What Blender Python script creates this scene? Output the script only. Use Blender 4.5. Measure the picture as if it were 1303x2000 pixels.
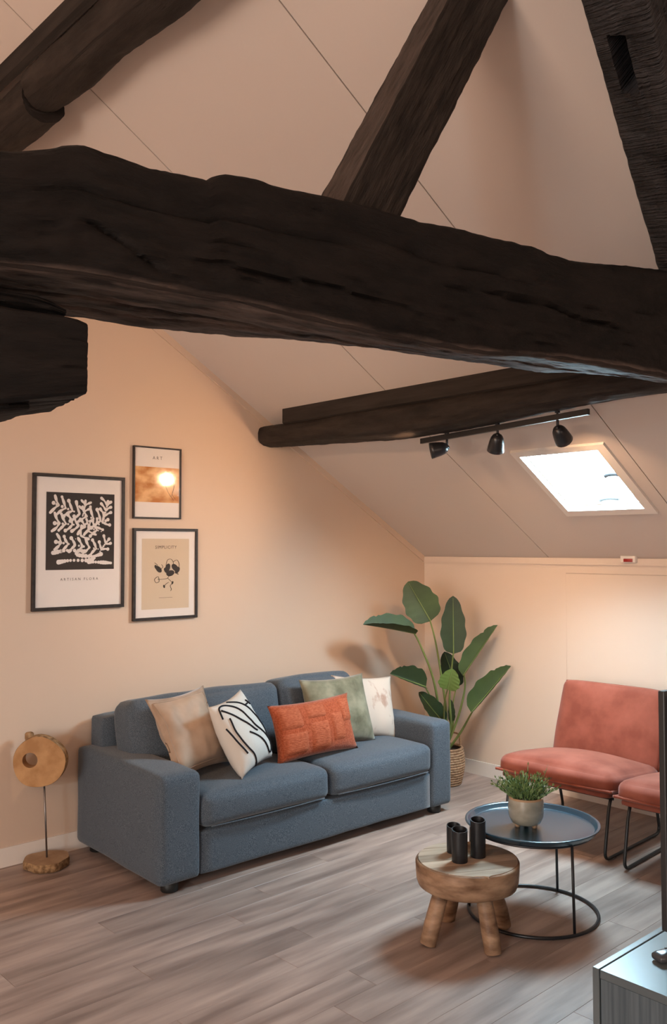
import bpy, bmesh, math, random
from mathutils import Vector, Matrix, noise
from math import sin, cos, pi, sqrt
for o in list(bpy.data.objects): bpy.data.objects.remove(o)
S = bpy.context.scene
COL = S.collection
random.seed(7)

# ------------------------------------------------------------------ camera
YAW, PITCH, ROLL, FPX = 0.819018971, 0.0397232291, -0.00128304712, 1706.67489
CAM = Vector((-5.0464, -4.3876, 1.62))
_f = Vector((cos(YAW)*cos(PITCH), sin(YAW)*cos(PITCH), sin(PITCH)))
_r0 = Vector((sin(YAW), -cos(YAW), 0)); _u0 = _r0.cross(_f)
_r = cos(ROLL)*_r0 + sin(ROLL)*_u0; _u = -sin(ROLL)*_r0 + cos(ROLL)*_u0
cd = bpy.data.cameras.new('camera'); cam = bpy.data.objects.new('camera', cd); COL.objects.link(cam)
m = Matrix((( _r.x,_u.x,-_f.x,CAM.x),(_r.y,_u.y,-_f.y,CAM.y),(_r.z,_u.z,-_f.z,CAM.z),(0,0,0,1)))
cam.matrix_world = m
cd.sensor_fit = 'VERTICAL'; cd.sensor_height = 36; cd.lens = FPX/2000*36; cd.clip_start = .05
S.camera = cam

# ------------------------------------------------------------------ world, light, exposure
SKY = 120.0
W = bpy.data.worlds.new('sky'); S.world = W; W.use_nodes = True
bg = W.node_tree.nodes['Background']; bg.inputs[0].default_value = (0.55, 0.84, 1.0, 1); bg.inputs[1].default_value = SKY
S.view_settings.view_transform = 'Standard'; S.view_settings.look = 'None'
S.view_settings.gamma = 1; S.view_settings.use_curve_mapping = False
S.view_settings.exposure = -0.18
YB_ = -8.2
WARM = (1.0, 0.62, 0.36)
NEUT = (1.0, 0.80, 0.64)
def lamp(name, kind, loc, power, color, size=.1, target=None, spot=None, blend=.5, sy=None):
    l = bpy.data.lights.new(name, kind); l.energy = power; l.color = color
    if kind == 'AREA':
        l.size = size
        if sy: l.shape = 'RECTANGLE'; l.size_y = sy
    else: l.shadow_soft_size = size
    if kind == 'SPOT': l.spot_size = spot; l.spot_blend = blend
    o = bpy.data.objects.new(name, l); COL.objects.link(o); o.location = loc
    if target is not None:
        d = Vector(target)-Vector(loc); o.rotation_euler = d.to_track_quat('-Z', 'Y').to_euler()
    return o
# fill lights added outside the frame to brighten the room, plus an unseen spot
lamp('warm_fill_left', 'POINT', (-6.6, -3.0, 2.6), 95, (1,.62,.42), .45)
lamp('warm_fill_back', 'POINT', (-5.8, -6.4, 2.6), 60, (1,.64,.46), .5)
lamp('area_fill_left', 'AREA', (-9.6, -3.6, 1.5), 235, (1,.84,.72), 2.6, (-3.0,-2.0,3.0), sy=2.0)  # wide fill added for the ceiling, no window is built here
lamp('area_fill_back', 'AREA', (-5.0, YB_+.1, 1.6), 30, (1,.86,.76), 3.0, (-4.5,0,1.8), sy=1.8)  # soft fill added from the back wall, no window is built
lamp('spot_lamp_left', 'SPOT', (-4.4, -1.6, 2.5), 100, WARM, .025, (-.2, -.6, .8), 1.2, .8)

# ------------------------------------------------------------------ pixel -> point helpers (measured positions)
def ray(px, py): return _r*((px-651.5)/FPX) + _u*(-(py-1000)/FPX) + _f
def at_x(px, py, x): v = ray(px, py); return CAM + v*((x-CAM.x)/v.x)
def at_y(px, py, y): v = ray(px, py); return CAM + v*((y-CAM.y)/v.y)
def at_z(px, py, z): v = ray(px, py); return CAM + v*((z-CAM.z)/v.z)
def at_d(px, py, d): return CAM + ray(px, py)*d
BN = Vector((-sin(.1222), -cos(.1222), 0)); BP = Vector((-4.395, -2.780, 2.2))
def at_b(px, py, off=0):                     # plane of the roof truss
    v = ray(px, py); return CAM + v*(((BP-CAM).dot(BN)+off)/BN.dot(v))
HK, SL, TW = 1.543, 0.59, 0.015              # knee wall height, roof slope, skew of the gable
def zc(x): return HK - SL*x if x > -5.05 else HK + SL*(x+10.1)
def gy(x): return -TW*x

# ------------------------------------------------------------------ object helpers
PM = {}
def thing(name, label, cat, loc=(0,0,0), rotz=0, group=None):
    o = bpy.data.objects.new(name, None); COL.objects.link(o)
    o.location = loc; o.rotation_euler = (0, 0, rotz); o.empty_display_size = .05
    o['label'] = label; o['category'] = cat
    if group: o['group'] = group
    PM[o.name] = Matrix.Translation(loc) @ Matrix.Rotation(rotz, 4, 'Z')
    return o
def tag(o, label, cat, group=None):
    o['label'] = label; o['category'] = cat
    if group: o['group'] = group
    return o
def obj(name, V, F, mat, parent=None, world=False, uv=None, smooth=True, kind=None, sharp=None):
    me = bpy.data.meshes.new(name)
    V = [Vector(v) for v in V]
    if parent is not None and world:
        p = parent; M = Matrix.Identity(4); ch = []
        while p is not None:
            if p.name in PM: ch.append(PM[p.name])
            p = p.parent
        for c in ch: M = c @ M
        Mi = M.inverted(); V = [Mi @ v for v in V]
    me.from_pydata([tuple(v) for v in V], [], F); me.update()
    if uv:
        ul = me.uv_layers.new(name='UVMap')
        for l in me.loops: ul.data[l.index].uv = uv[l.vertex_index]
    for p in me.polygons: p.use_smooth = smooth
    if smooth and sharp: me.set_sharp_from_angle(angle=math.radians(sharp))
    if mat: me.materials.append(mat)
    o = bpy.data.objects.new(name, me); COL.objects.link(o)
    if parent is not None: o.parent = parent
    if kind: o['kind'] = kind
    return o
def struct(name, V, F, mat, **k): return obj(name, V, F, mat, kind='structure', smooth=False, **k)

class G:                                     # a growing mesh
    def __init__(s): s.V = []; s.F = []
    def add(s, V, F):
        n = len(s.V); s.V += [Vector(v) for v in V]; s.F += [tuple(i+n for i in f) for f in F]; return s
    def put(s, name, mat, parent=None, **k): return obj(name, s.V, s.F, mat, parent, **k)
def box(x0, x1, y0, y1, z0, z1):
    V = [(x,y,z) for z in (z0,z1) for y in (y0,y1) for x in (x0,x1)]
    return V, [(0,2,3,1),(4,5,7,6),(0,1,5,4),(2,6,7,3),(0,4,6,2),(1,3,7,5)]
def bbox(x0, x1, y0, y1, z0, z1, b=.004, seg=2):   # bevelled box
    bm = bmesh.new(); V, F = box(x0,x1,y0,y1,z0,z1); vs = [bm.verts.new(v) for v in V]
    for f in F: bm.faces.new([vs[i] for i in f])
    bmesh.ops.bevel(bm, geom=bm.edges[:], offset=b, segments=seg, affect='EDGES', profile=.5)
    bm.verts.index_update()
    V = [v.co.copy() for v in bm.verts]; F = [tuple(v.index for v in f.verts) for f in bm.faces]; bm.free()
    return V, F
def hexa(P):                                 # 8 points: bottom loop 0-3, top loop 4-7
    return list(P), [(3,2,1,0),(4,5,6,7),(0,1,5,4),(1,2,6,5),(2,3,7,6),(3,0,4,7)]
def prism(poly, d):                          # poly: list of points, d: extrusion vector
    n = len(poly); V = [Vector(p) for p in poly] + [Vector(p)+Vector(d) for p in poly]
    return V, [tuple(range(n-1,-1,-1)), tuple(range(n,2*n))] + [(i,(i+1)%n,n+(i+1)%n,n+i) for i in range(n)]
def lathe(prof, n=32, c=(0,0,0), cap=True, wob=None):
    V = []; F = []
    for k,(r,z) in enumerate(prof):
        for i in range(n):
            a = 2*pi*i/n; rr = r*(1+(wob(a,z) if wob else 0)); V.append((c[0]+rr*cos(a), c[1]+rr*sin(a), c[2]+z))
    for k in range(len(prof)-1):
        for i in range(n):
            j = (i+1)%n; F.append((k*n+i, k*n+j, (k+1)*n+j, (k+1)*n+i))
    if cap:
        F.append(tuple(range(n-1,-1,-1))); F.append(tuple((len(prof)-1)*n+i for i in range(n)))
    return V, F
def tube(P, r, n=8, closed=False, cap=True):
    P = [Vector(p) for p in P]; m = len(P); V = []; F = []
    rr = r if isinstance(r, (list,tuple)) else [r]*m
    nrm = None
    for i, p in enumerate(P):
        if closed: t = P[(i+1)%m]-P[i-1]
        else: t = P[min(i+1,m-1)]-P[max(i-1,0)]
        t.normalize()
        if nrm is None: nrm = t.orthogonal().normalized()
        else: nrm = (nrm - t*nrm.dot(t)).normalized()
        b = t.cross(nrm)
        for k in range(n):
            a = 2*pi*k/n; V.append(p + nrm*(rr[i]*cos(a)) + b*(rr[i]*sin(a)))
    for i in range(m if closed else m-1):
        for k in range(n):
            j = (i+1)%m; F.append((i*n+k, i*n+(k+1)%n, j*n+(k+1)%n, j*n+k))
    if cap and not closed: F.append(tuple(range(n-1,-1,-1))); F.append(tuple((m-1)*n+k for k in range(n)))
    return V, F
def smoothpath(P, k=6):                      # Catmull-Rom
    P = [Vector(p) for p in P]; out = []
    for i in range(len(P)-1):
        a = P[max(i-1,0)]; b = P[i]; c = P[i+1]; d = P[min(i+2,len(P)-1)]
        for j in range(k):
            t = j/k; out.append(.5*((2*b)+(c-a)*t+(2*a-5*b+4*c-d)*t*t+(3*b-a-3*c+d)*t**3))
    out.append(P[-1]); return out
def bendpath(P, r, k=5):                     # polyline with rounded corners
    P = [Vector(p) for p in P]; out = [P[0]]
    for i in range(1, len(P)-1):
        a = (P[i-1]-P[i]); c = (P[i+1]-P[i]); ra = min(r, a.length*.45, c.length*.45)
        p0 = P[i]+a.normalized()*ra; p1 = P[i]+c.normalized()*ra
        for j in range(k+1):
            t = j/k; out.append(p0*(1-t)**2+P[i]*2*t*(1-t)+p1*t*t)
    out.append(P[-1]); return out
def rbox(sx, sy, sz, r, puff=(0,0,0,0,0,0), n=12, noise_amp=0, seed=0):
    """cushion: rounded box centred on 0; puff = (-x,+x,-y,+y,-z,+z) bulges"""
    idx = {}; V = []; F = []
    def vid(i,j,k):
        key = (i,j,k)
        if key not in idx:
            u,v,w = [2*q/n-1 for q in key]
            f = lambda q: math.copysign(1-(1-abs(q))**1.25, q)      # crowd points near edges
            u,v,w = f(u),f(v),f(w)
            p = Vector((u*sx/2, v*sy/2, w*sz/2))
            c = Vector((max(-sx/2+r,min(sx/2-r,p.x)), max(-sy/2+r,min(sy/2-r,p.y)), max(-sz/2+r,min(sz/2-r,p.z))))
            d = p-c
            if d.length > 1e-9: p = c + d.normalized()*r
            e = lambda a,b: (1-a*a)**.8*(1-b*b)**.8 if abs(a)<1 and abs(b)<1 else 0
            q = Vector((0,0,0))
            if i==0: q.x -= puff[0]*e(v,w)
            if i==n: q.x += puff[1]*e(v,w)
            if j==0: q.y -= puff[2]*e(u,w)
            if j==n: q.y += puff[3]*e(u,w)
            if k==0: q.z -= puff[4]*e(u,v)
            if k==n: q.z += puff[5]*e(u,v)
            p = p+q
            if noise_amp:
                nv = noise.noise_vector(p*5+Vector((seed,seed,0))); p = p + nv*noise_amp
            idx[key] = len(V); V.append(p)
        return idx[key]
    for a in range(n):
        for b in range(n):
            F.append((vid(a,b,0),vid(a,b+1,0),vid(a+1,b+1,0),vid(a+1,b,0)))
            F.append((vid(a,b,n),vid(a+1,b,n),vid(a+1,b+1,n),vid(a,b+1,n)))
            F.append((vid(a,0,b),vid(a+1,0,b),vid(a+1,0,b+1),vid(a,0,b+1)))
            F.append((vid(a,n,b),vid(a,n,b+1),vid(a+1,n,b+1),vid(a+1,n,b)))
            F.append((vid(0,a,b),vid(0,a,b+1),vid(0,a+1,b+1),vid(0,a+1,b)))
            F.append((vid(n,a,b),vid(n,a+1,b),vid(n,a+1,b+1),vid(n,a,b+1)))
    return V, F
def xf(VF, M): V, F = VF; return [M @ Vector(v) for v in V], F
def T(x,y,z): return Matrix.Translation((x,y,z))
def RX(a): return Matrix.Rotation(a,4,'X')
def RY(a): return Matrix.Rotation(a,4,'Y')
def RZ(a): return Matrix.Rotation(a,4,'Z')

# ------------------------------------------------------------------ materials
def mat(name, col, rough=.6, spec=.5, metal=0, col2=None, nscale=(5,5,5), ndetail=4, bump=0, bscale=None, coords='Object',
        sheen=0, lo=.35, hi=.65, coat=0, bdist=.01, rnd=0, trans=0, bdetail=6):
    M = bpy.data.materials.new(name); M.use_nodes = True; N = M.node_tree.nodes; L = M.node_tree.links
    b = N['Principled BSDF']; b.inputs['Roughness'].default_value = rough; b.inputs['Metallic'].default_value = metal
    b.inputs['Specular IOR Level'].default_value = spec; b.inputs['Base Color'].default_value = (*col,1)
    if sheen: b.inputs['Sheen Weight'].default_value = sheen; b.inputs['Sheen Roughness'].default_value = .4
    if coat: b.inputs['Coat Weight'].default_value = coat
    tc = N.new('ShaderNodeTexCoord'); src = tc.outputs[coords]
    if rnd:
        oi = N.new('ShaderNodeObjectInfo'); mul = N.new('ShaderNodeVectorMath'); mul.operation='SCALE'
        mul.inputs[0].default_value = (37,53,19); L.new(oi.outputs['Random'], mul.inputs['Scale'])
        ad = N.new('ShaderNodeVectorMath'); L.new(src, ad.inputs[0]); L.new(mul.outputs[0], ad.inputs[1]); src = ad.outputs[0]
    def nz(scale, detail):
        mp = N.new('ShaderNodeMapping'); mp.inputs['Scale'].default_value = scale; L.new(src, mp.inputs[0])
        t = N.new('ShaderNodeTexNoise'); t.inputs['Scale'].default_value = 1; t.inputs['Detail'].default_value = detail
        L.new(mp.outputs[0], t.inputs['Vector']); return t
    if col2:
        t = nz(nscale, ndetail); cr = N.new('ShaderNodeValToRGB')
        cr.color_ramp.elements[0].position = lo; cr.color_ramp.elements[1].position = hi
        cr.color_ramp.elements[0].color = (*col,1); cr.color_ramp.elements[1].color = (*col2,1)
        L.new(t.outputs['Fac'], cr.inputs[0]); out = cr.outputs[0]
        if rnd:
            hs = N.new('ShaderNodeHueSaturation'); mr = N.new('ShaderNodeMapRange')
            mr.inputs['To Min'].default_value = 1-rnd; mr.inputs['To Max'].default_value = 1+rnd
            L.new(oi.outputs['Random'], mr.inputs[0]); L.new(mr.outputs[0], hs.inputs['Value']); L.new(out, hs.inputs['Color']); out = hs.outputs[0]
        L.new(out, b.inputs['Base Color'])
    if bump:
        t = nz(bscale or nscale, bdetail); bp = N.new('ShaderNodeBump'); bp.inputs['Strength'].default_value = bump
        bp.inputs['Distance'].default_value = bdist; L.new(t.outputs['Fac'], bp.inputs['Height']); L.new(bp.outputs[0], b.inputs['Normal'])
    return M
m_wall = mat('wall_paint', (.62,.48,.375), .75, .25, bump=.15, bscale=(220,220,220), bdist=.001)
m_knee = mat('knee_wall_paint', (.68,.565,.47), .6, .3)
m_ceil = mat('ceiling_panel', (.64,.555,.495), .55, .35)
m_white = mat('white_trim', (.76,.70,.64), .45, .4)
m_floor = mat('vinyl_plank', (.21,.152,.130), .40, .4, col2=(.44,.335,.285), nscale=(1.9,15,8), ndetail=10, bump=.25, bscale=(4,90,10), bdist=.002, rnd=.10, lo=.30, hi=.70)
m_gap = mat('floor_joint', (.15,.11,.095), .9)
m_black = mat('black_metal', (.012,.012,.014), .38, .5)
m_satin = mat('black_satin', (.018,.018,.02), .3, .5)
m_frame = mat('picture_frame', (.022,.017,.015), .5, .25, col2=(.038,.030,.026), nscale=(40,40,40))
m_paper = mat('print_paper', (.78,.72,.68), .8, .1)
m_ink = mat('print_black', (.03,.028,.028), .8, .1)
m_sand = mat('print_sand', (.62,.50,.37), .8, .1)
m_text = mat('print_text', (.07,.055,.05), .8, .1)
m_amber = mat('print_amber', (.50,.20,.06), .8, .1, col2=(.78,.48,.24), nscale=(9,9,14), lo=.4, hi=.6)

def beam_mat(name, c1, c2, su, sv, strength=.8, rough=.62, scratch=False, dist=.02):
    M = bpy.data.materials.new(name); M.use_nodes = True; N = M.node_tree.nodes; L = M.node_tree.links
    b = N['Principled BSDF']; b.inputs['Roughness'].default_value = rough; b.inputs['Specular IOR Level'].default_value = .2
    tc = N.new('ShaderNodeTexCoord'); mp = N.new('ShaderNodeMapping'); mp.inputs['Scale'].default_value = (su, sv, 1)
    L.new(tc.outputs['UV'], mp.inputs[0])
    t = N.new('ShaderNodeTexNoise'); t.inputs['Scale'].default_value = 1; t.inputs['Detail'].default_value = 10; t.inputs['Roughness'].default_value = .62
    L.new(mp.outputs[0], t.inputs['Vector'])
    cr = N.new('ShaderNodeValToRGB'); cr.color_ramp.elements[0].position=.35; cr.color_ramp.elements[1].position=.75
    cr.color_ramp.elements[0].color = (*c1,1); cr.color_ramp.elements[1].color = (*c2,1)
    L.new(t.outputs['Fac'], cr.inputs[0])
    at = N.new('ShaderNodeAttribute'); at.attribute_name = 'lit_tone'; mw = N.new('ShaderNodeMix'); mw.data_type = 'RGBA'
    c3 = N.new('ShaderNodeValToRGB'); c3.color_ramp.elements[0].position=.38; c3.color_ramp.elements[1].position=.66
    c3.color_ramp.elements[0].color = (*[v*1.2 for v in c2],1); c3.color_ramp.elements[1].color = (.125,.092,.078,1)  # paler tone mixed in where light on the timber is painted
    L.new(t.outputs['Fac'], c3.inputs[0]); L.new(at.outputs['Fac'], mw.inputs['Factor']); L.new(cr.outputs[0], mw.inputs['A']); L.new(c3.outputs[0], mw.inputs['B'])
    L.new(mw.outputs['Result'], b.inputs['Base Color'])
    h = t.outputs['Fac']
    if scratch:
        mr_ = N.new('ShaderNodeMapping'); mr_.inputs['Rotation'].default_value = (0,0,math.radians(17)); L.new(tc.outputs['UV'], mr_.inputs[0])
        mp2 = N.new('ShaderNodeMapping'); mp2.inputs['Scale'].default_value = (95, 5, 1)
        L.new(mr_.outputs[0], mp2.inputs[0]); t2 = N.new('ShaderNodeTexNoise'); t2.inputs['Scale'].default_value=1; t2.inputs['Detail'].default_value=3
        L.new(mp2.outputs[0], t2.inputs['Vector']); ad = N.new('ShaderNodeMath'); L.new(h, ad.inputs[0]); L.new(t2.outputs['Fac'], ad.inputs[1]); h = ad.outputs[0]
    bp = N.new('ShaderNodeBump'); bp.inputs['Strength'].default_value = strength; bp.inputs['Distance'].default_value = dist
    L.new(h, bp.inputs['Height']); L.new(bp.outputs[0], b.inputs['Normal'])
    return M
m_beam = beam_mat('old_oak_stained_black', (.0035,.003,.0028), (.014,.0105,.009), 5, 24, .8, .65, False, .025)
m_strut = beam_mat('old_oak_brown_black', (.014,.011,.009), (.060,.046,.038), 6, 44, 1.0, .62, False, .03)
m_post = beam_mat('sawn_oak_black', (.012,.0115,.0125), (.060,.056,.058), 9, 9, 1.0, .42, True, .03)
m_log = beam_mat('log_stained_black', (.012,.009,.008), (.045,.035,.029), 3, 16, .6)
m_board = mat('dark_board', (.020,.016,.014), .8, .2, col2=(.035,.028,.024), nscale=(30,3,30), bump=.3, bscale=(60,4,60))

# ------------------------------------------------------------------ room shell
YB = -8.2; XL = -10.1
def gp(x, z, d=0): return Vector((x, gy(x)-d, z))     # point on the gable wall, d = out into the room
V, F = prism([gp(.05,-.02), gp(.05,zc(.05)), gp(-5.05,zc(-5.05)), gp(XL,HK), gp(XL,-.02)], (0,.15,0))
struct('wall_back', V, F, m_wall)
struct('wall_right', *box(0,.12,YB,.1,-.02,HK+.02), m_knee)
struct('wall_left', *box(XL-.12,XL,YB,.2,-.02,HK+.02), m_knee)
V, F = prism([(0,YB,-.02),(0,YB,HK),(-5.05,YB,zc(-5.05)),(XL,YB,HK),(XL,YB,-.02)], (0,-.12,0)); struct('wall_front', V, F, m_wall)
# floor: a dark bed with planks laid on it
fl = struct('floor', *box(XL,.02,YB,.2,-.06,-.004), m_gap)
PW, PLN = .15, 1.22
pm = {}
def plank_mesh(w, l):
    key = (round(w,3), round(l,3))
    if key not in pm:
        V, F = bbox(-l/2, l/2, -w/2, w/2, -.006, 0, .0006, 1)
        me = bpy.data.meshes.new('plank'); me.from_pydata([tuple(v) for v in V], [], F); me.materials.append(m_floor); pm[key] = me
    return pm[key]
row = 0; y = .165; rest = G()
while y > YB:
    off = (row*0.437 + (row%3)*.11) % PLN
    x = .0 + off - PLN
    xs = XL; x1 = 0.0; first = True
    xe = 0.0
    while xe > XL:
        l = (off if first and off > .12 else PLN); first = False
        xsn = max(xe-l, XL); l = xe-xsn
        cx, cy = (xe+xsn)/2, y-PW/2
        if cy > -4.6 and xe > -4.9:
            o = bpy.data.objects.new('plank', plank_mesh(PW-.0008, l-.0010)); COL.objects.link(o); o.location = (cx,cy,0); o.parent = fl
        else: rest.add(*box(cx-l/2+.001, cx+l/2-.001, cy-PW/2+.001, cy+PW/2-.001, -.006, 0))
        xe = xsn
    y -= PW; row += 1
o = rest.put('plank_field', m_floor, fl, smooth=False); o['kind'] = 'stuff'
# sloped ceilings: thin panels under a roof deck, with recessed joints
SX0, SX1, SY0, SY1 = -1.025, -0.462, -2.095, -1.535      # skylight opening (visible one)
open_r = [(SX0,SX1,SY0,SY1), (-1.025,-.462,-6.95,-6.2)]  # second opening is unseen, added for fill daylight
open_l = [(-9.6,-9.0,-5.2,-4.5)]  # unseen left opening, also added for fill
def slope_sheet(x0, x1, y0, y1, holes, z0, z1):
    g = G(); xs = sorted({x0,x1}|{h[0] for h in holes}|{h[1] for h in holes}); ys = sorted({y0,y1}|{h[2] for h in holes}|{h[3] for h in holes})
    zz = lambda x: (HK - SL*x) if x0 > -5.2 else (HK + SL*(x+10.1))
    for i in range(len(xs)-1):
        for j in range(len(ys)-1):
            a,b,c,d = xs[i],xs[i+1],ys[j],ys[j+1]
            if any(h[0]-1e-6<=a and b<=h[1]+1e-6 and h[2]-1e-6<=c and d<=h[3]+1e-6 for h in holes): continue
            g.add(*hexa([(a,c,zz(a)+z0),(b,c,zz(b)+z0),(b,d,zz(b)+z0),(a,d,zz(a)+z0),(a,c,zz(a)+z1),(b,c,zz(b)+z1),(b,d,zz(b)+z1),(a,d,zz(a)+z1)]))
    return g
ceil_r = slope_sheet(-5.1, .15, YB-.1, .2, open_r, .012, .09).put('ceiling', m_gap, smooth=False); ceil_r['kind'] = 'structure'
# left slope joins the ridge
ceil_l = slope_sheet(-10.25, -5.201, YB-.1, .2, open_l, .0, .09)
ceil_l.add(*hexa([(-5.201,YB-.1,HK+SL*4.899),(-5.0,YB-.1,zc(-5.05)-.01),(-5.0,.2,zc(-5.05)-.01),(-5.201,.2,HK+SL*4.899),(-5.201,YB-.1,4.6),(-5.0,YB-.1,4.66),(-5.0,.2,4.66),(-5.201,.2,4.6)]))
o = ceil_l.put('ceiling', m_ceil, smooth=False); o['kind'] = 'structure'
seams = [.2,-1.10,-2.18,-3.28,-4.38,-5.48,-6.58,-7.68,YB]
for i in range(len(seams)-1):
    a, b = seams[i+1], seams[i]
    hs = [h for h in open_r if h[2] > a and h[3] < b]
    g = slope_sheet(-5.06, .1, a+.003, b-.003, hs, 0, .012)
    g.put('panel', m_ceil, ceil_r, smooth=False)
# trims
def strip(name, P0, P1, up, out, w, t, m):
    P0, P1 = Vector(P0), Vector(P1); up = Vector(up)*w; out = Vector(out)*t
    return struct(name, *hexa([P0,P1,P1+out,P0+out,P0+up,P1+up,P1+out+up,P0+out+up]), m)
bl = G(); V, F = hexa([gp(0,0),gp(XL,0),gp(XL,0,.016),gp(0,0,.016),gp(0,.095),gp(XL,.095),gp(XL,.095,.011),gp(0,.095,.011)])
struct('baseboard_back', V, F, m_white)
struct('baseboard_right', *hexa([(0,YB,0),(0,0,0),(-.016,0,0),(-.016,YB,0),(0,YB,.095),(0,0,.095),(-.011,0,.095),(-.011,YB,.095)]), m_white)
struct('trim_1', *hexa([(0,YB,HK-.042),(0,0,HK-.042),(-.014,0,HK-.042),(-.014,YB,HK-.042),(0,YB,HK),(0,0,HK),(-.014,0,HK+.002),(-.014,YB,HK+.002)]), m_knee)
n2 = Vector((-SL,0,-1)).normalized()
def gs(x, down, d): p = gp(x, zc(x), d); return p + Vector((0,0,-down))
struct('trim_2', *hexa([gs(-.012,.045,0),gs(-5.0,.045,0),gs(-5.0,.045,.012),gs(-.012,.045,.012),gs(-.012,0,0),gs(-5.0,0,0),gs(-5.0,0,.012),gs(-.012,0,.012)]), m_wall)
# access panel in the knee wall
m_shadowgap = mat('panel_gap', (.42,.34,.28), .8)
struct('trim_3', *box(-.003,.001,-2.904,-1.2285,.096,1.4465), m_shadowgap)
dr = struct('door_1', *bbox(-.011,.001,-2.9,-1.232,.10,1.443,.002,1), m_knee)
# skylight
m_glass = bpy.data.materials.new('thin_glass'); m_glass.use_nodes = True
def thin_glass(M, gloss=.03):
    N = M.node_tree.nodes; L = M.node_tree.links; N.clear()
    o = N.new('ShaderNodeOutputMaterial'); mx = N.new('ShaderNodeMixShader'); tr = N.new('ShaderNodeBsdfTransparent'); gl = N.new('ShaderNodeBsdfGlossy')
    gl.inputs['Roughness'].default_value = gloss; lw = N.new('ShaderNodeLayerWeight'); lw.inputs[0].default_value = .5
    pw = N.new('ShaderNodeMath'); pw.operation = 'POWER'; pw.inputs[1].default_value = 5; L.new(lw.outputs['Facing'], pw.inputs[0])
    fr = N.new('ShaderNodeMapRange'); fr.inputs['To Min'].default_value = .045; L.new(pw.outputs[0], fr.inputs[0])
    L.new(fr.outputs[0], mx.inputs[0]); L.new(tr.outputs[0], mx.inputs[1]); L.new(gl.outputs[0], mx.inputs[2]); L.new(mx.outputs[0], o.inputs[0])
thin_glass(m_glass, .02)
m_pglass = bpy.data.materials.new('picture_glass'); m_pglass.use_nodes = True; thin_glass(m_pglass, .06)
def slp(x, y, off=0): return Vector((x,y,zc(x))) + n2*off
def frame_on_slope(x0,x1,y0,y1,X0,X1,Y0,Y1,o0,o1):
    g = G()
    for (a,b,c,d) in ((x0,X0,y0,y1),(X1,x1,y0,y1),(X0,X1,y0,Y0),(X0,X1,Y1,y1)):
        g.add(*hexa([slp(a,c,o0),slp(b,c,o0),slp(b,d,o0),slp(a,d,o0),slp(a,c,o1),slp(b,c,o1),slp(b,d,o1),slp(a,d,o1)]))
    return g
win = frame_on_slope(-1.030,-.457,-2.10,-1.53, -.990,-.505,-2.045,-1.568, -.035,.016).put('window_1', m_white, smooth=False); win['kind']='structure'
frame_on_slope(-1.000,-.495,-2.06,-1.56, -.982,-.512,-2.038,-1.575, -.034,-.022).put('sash', m_white, win, smooth=False)
obj('pane', *hexa([slp(a,c,o) for o in (-.030,-.027) for a,c in ((-.985,-2.045),(-.505,-2.045),(-.505,-1.57),(-.985,-1.57))]), m_glass, win, smooth=False)
for (px,py,w,h) in ((1195,927,.085,.030),(1190,975,.12,.022)):
    n = Vector((SL,0,1)).normalized(); v = ray(px,py); t = ((Vector((0,0,HK))+n*.045-CAM).dot(n))/n.dot(v); p = CAM+v*t
    V, F = tube(smoothpath([p+Vector((0,w/2,-.004)), p+Vector((0,w*.2,.004)), p+Vector((0,-w*.2,.004)), p+Vector((0,-w/2,.0))],4), h/2, 8)
    obj('latch', V, F, m_satin, win)
# daylight enters through the skylight and the added openings: portals guide the sampling of the sky
def portal(h, left=False):
    cx, cy = (h[0]+h[1])/2, (h[2]+h[3])/2; z = (HK - SL*cx) if not left else HK+SL*(cx+10.1)
    up = Vector((SL if not left else -SL,0,1)).normalized()
    l = bpy.data.lights.new('sky_portal','AREA'); l.shape='RECTANGLE'; l.size = (h[1]-h[0])*sqrt(1+SL*SL); l.size_y = h[3]-h[2]; l.cycles.is_portal = True
    o = bpy.data.objects.new('sky_portal', l); COL.objects.link(o); o.location = Vector((cx,cy,z))+up*.10
    X = Vector((1,0,-SL if not left else SL)).normalized(); Y = Vector((0,1,0)); Z = X.cross(Y)
    o.matrix_world = Matrix(((X.x,Y.x,Z.x,o.location.x),(X.y,Y.y,Z.y,o.location.y),(X.z,Y.z,Z.z,o.location.z),(0,0,0,1)))
for h in open_r: portal(h)
for h in open_l: portal(h, True)

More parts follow.
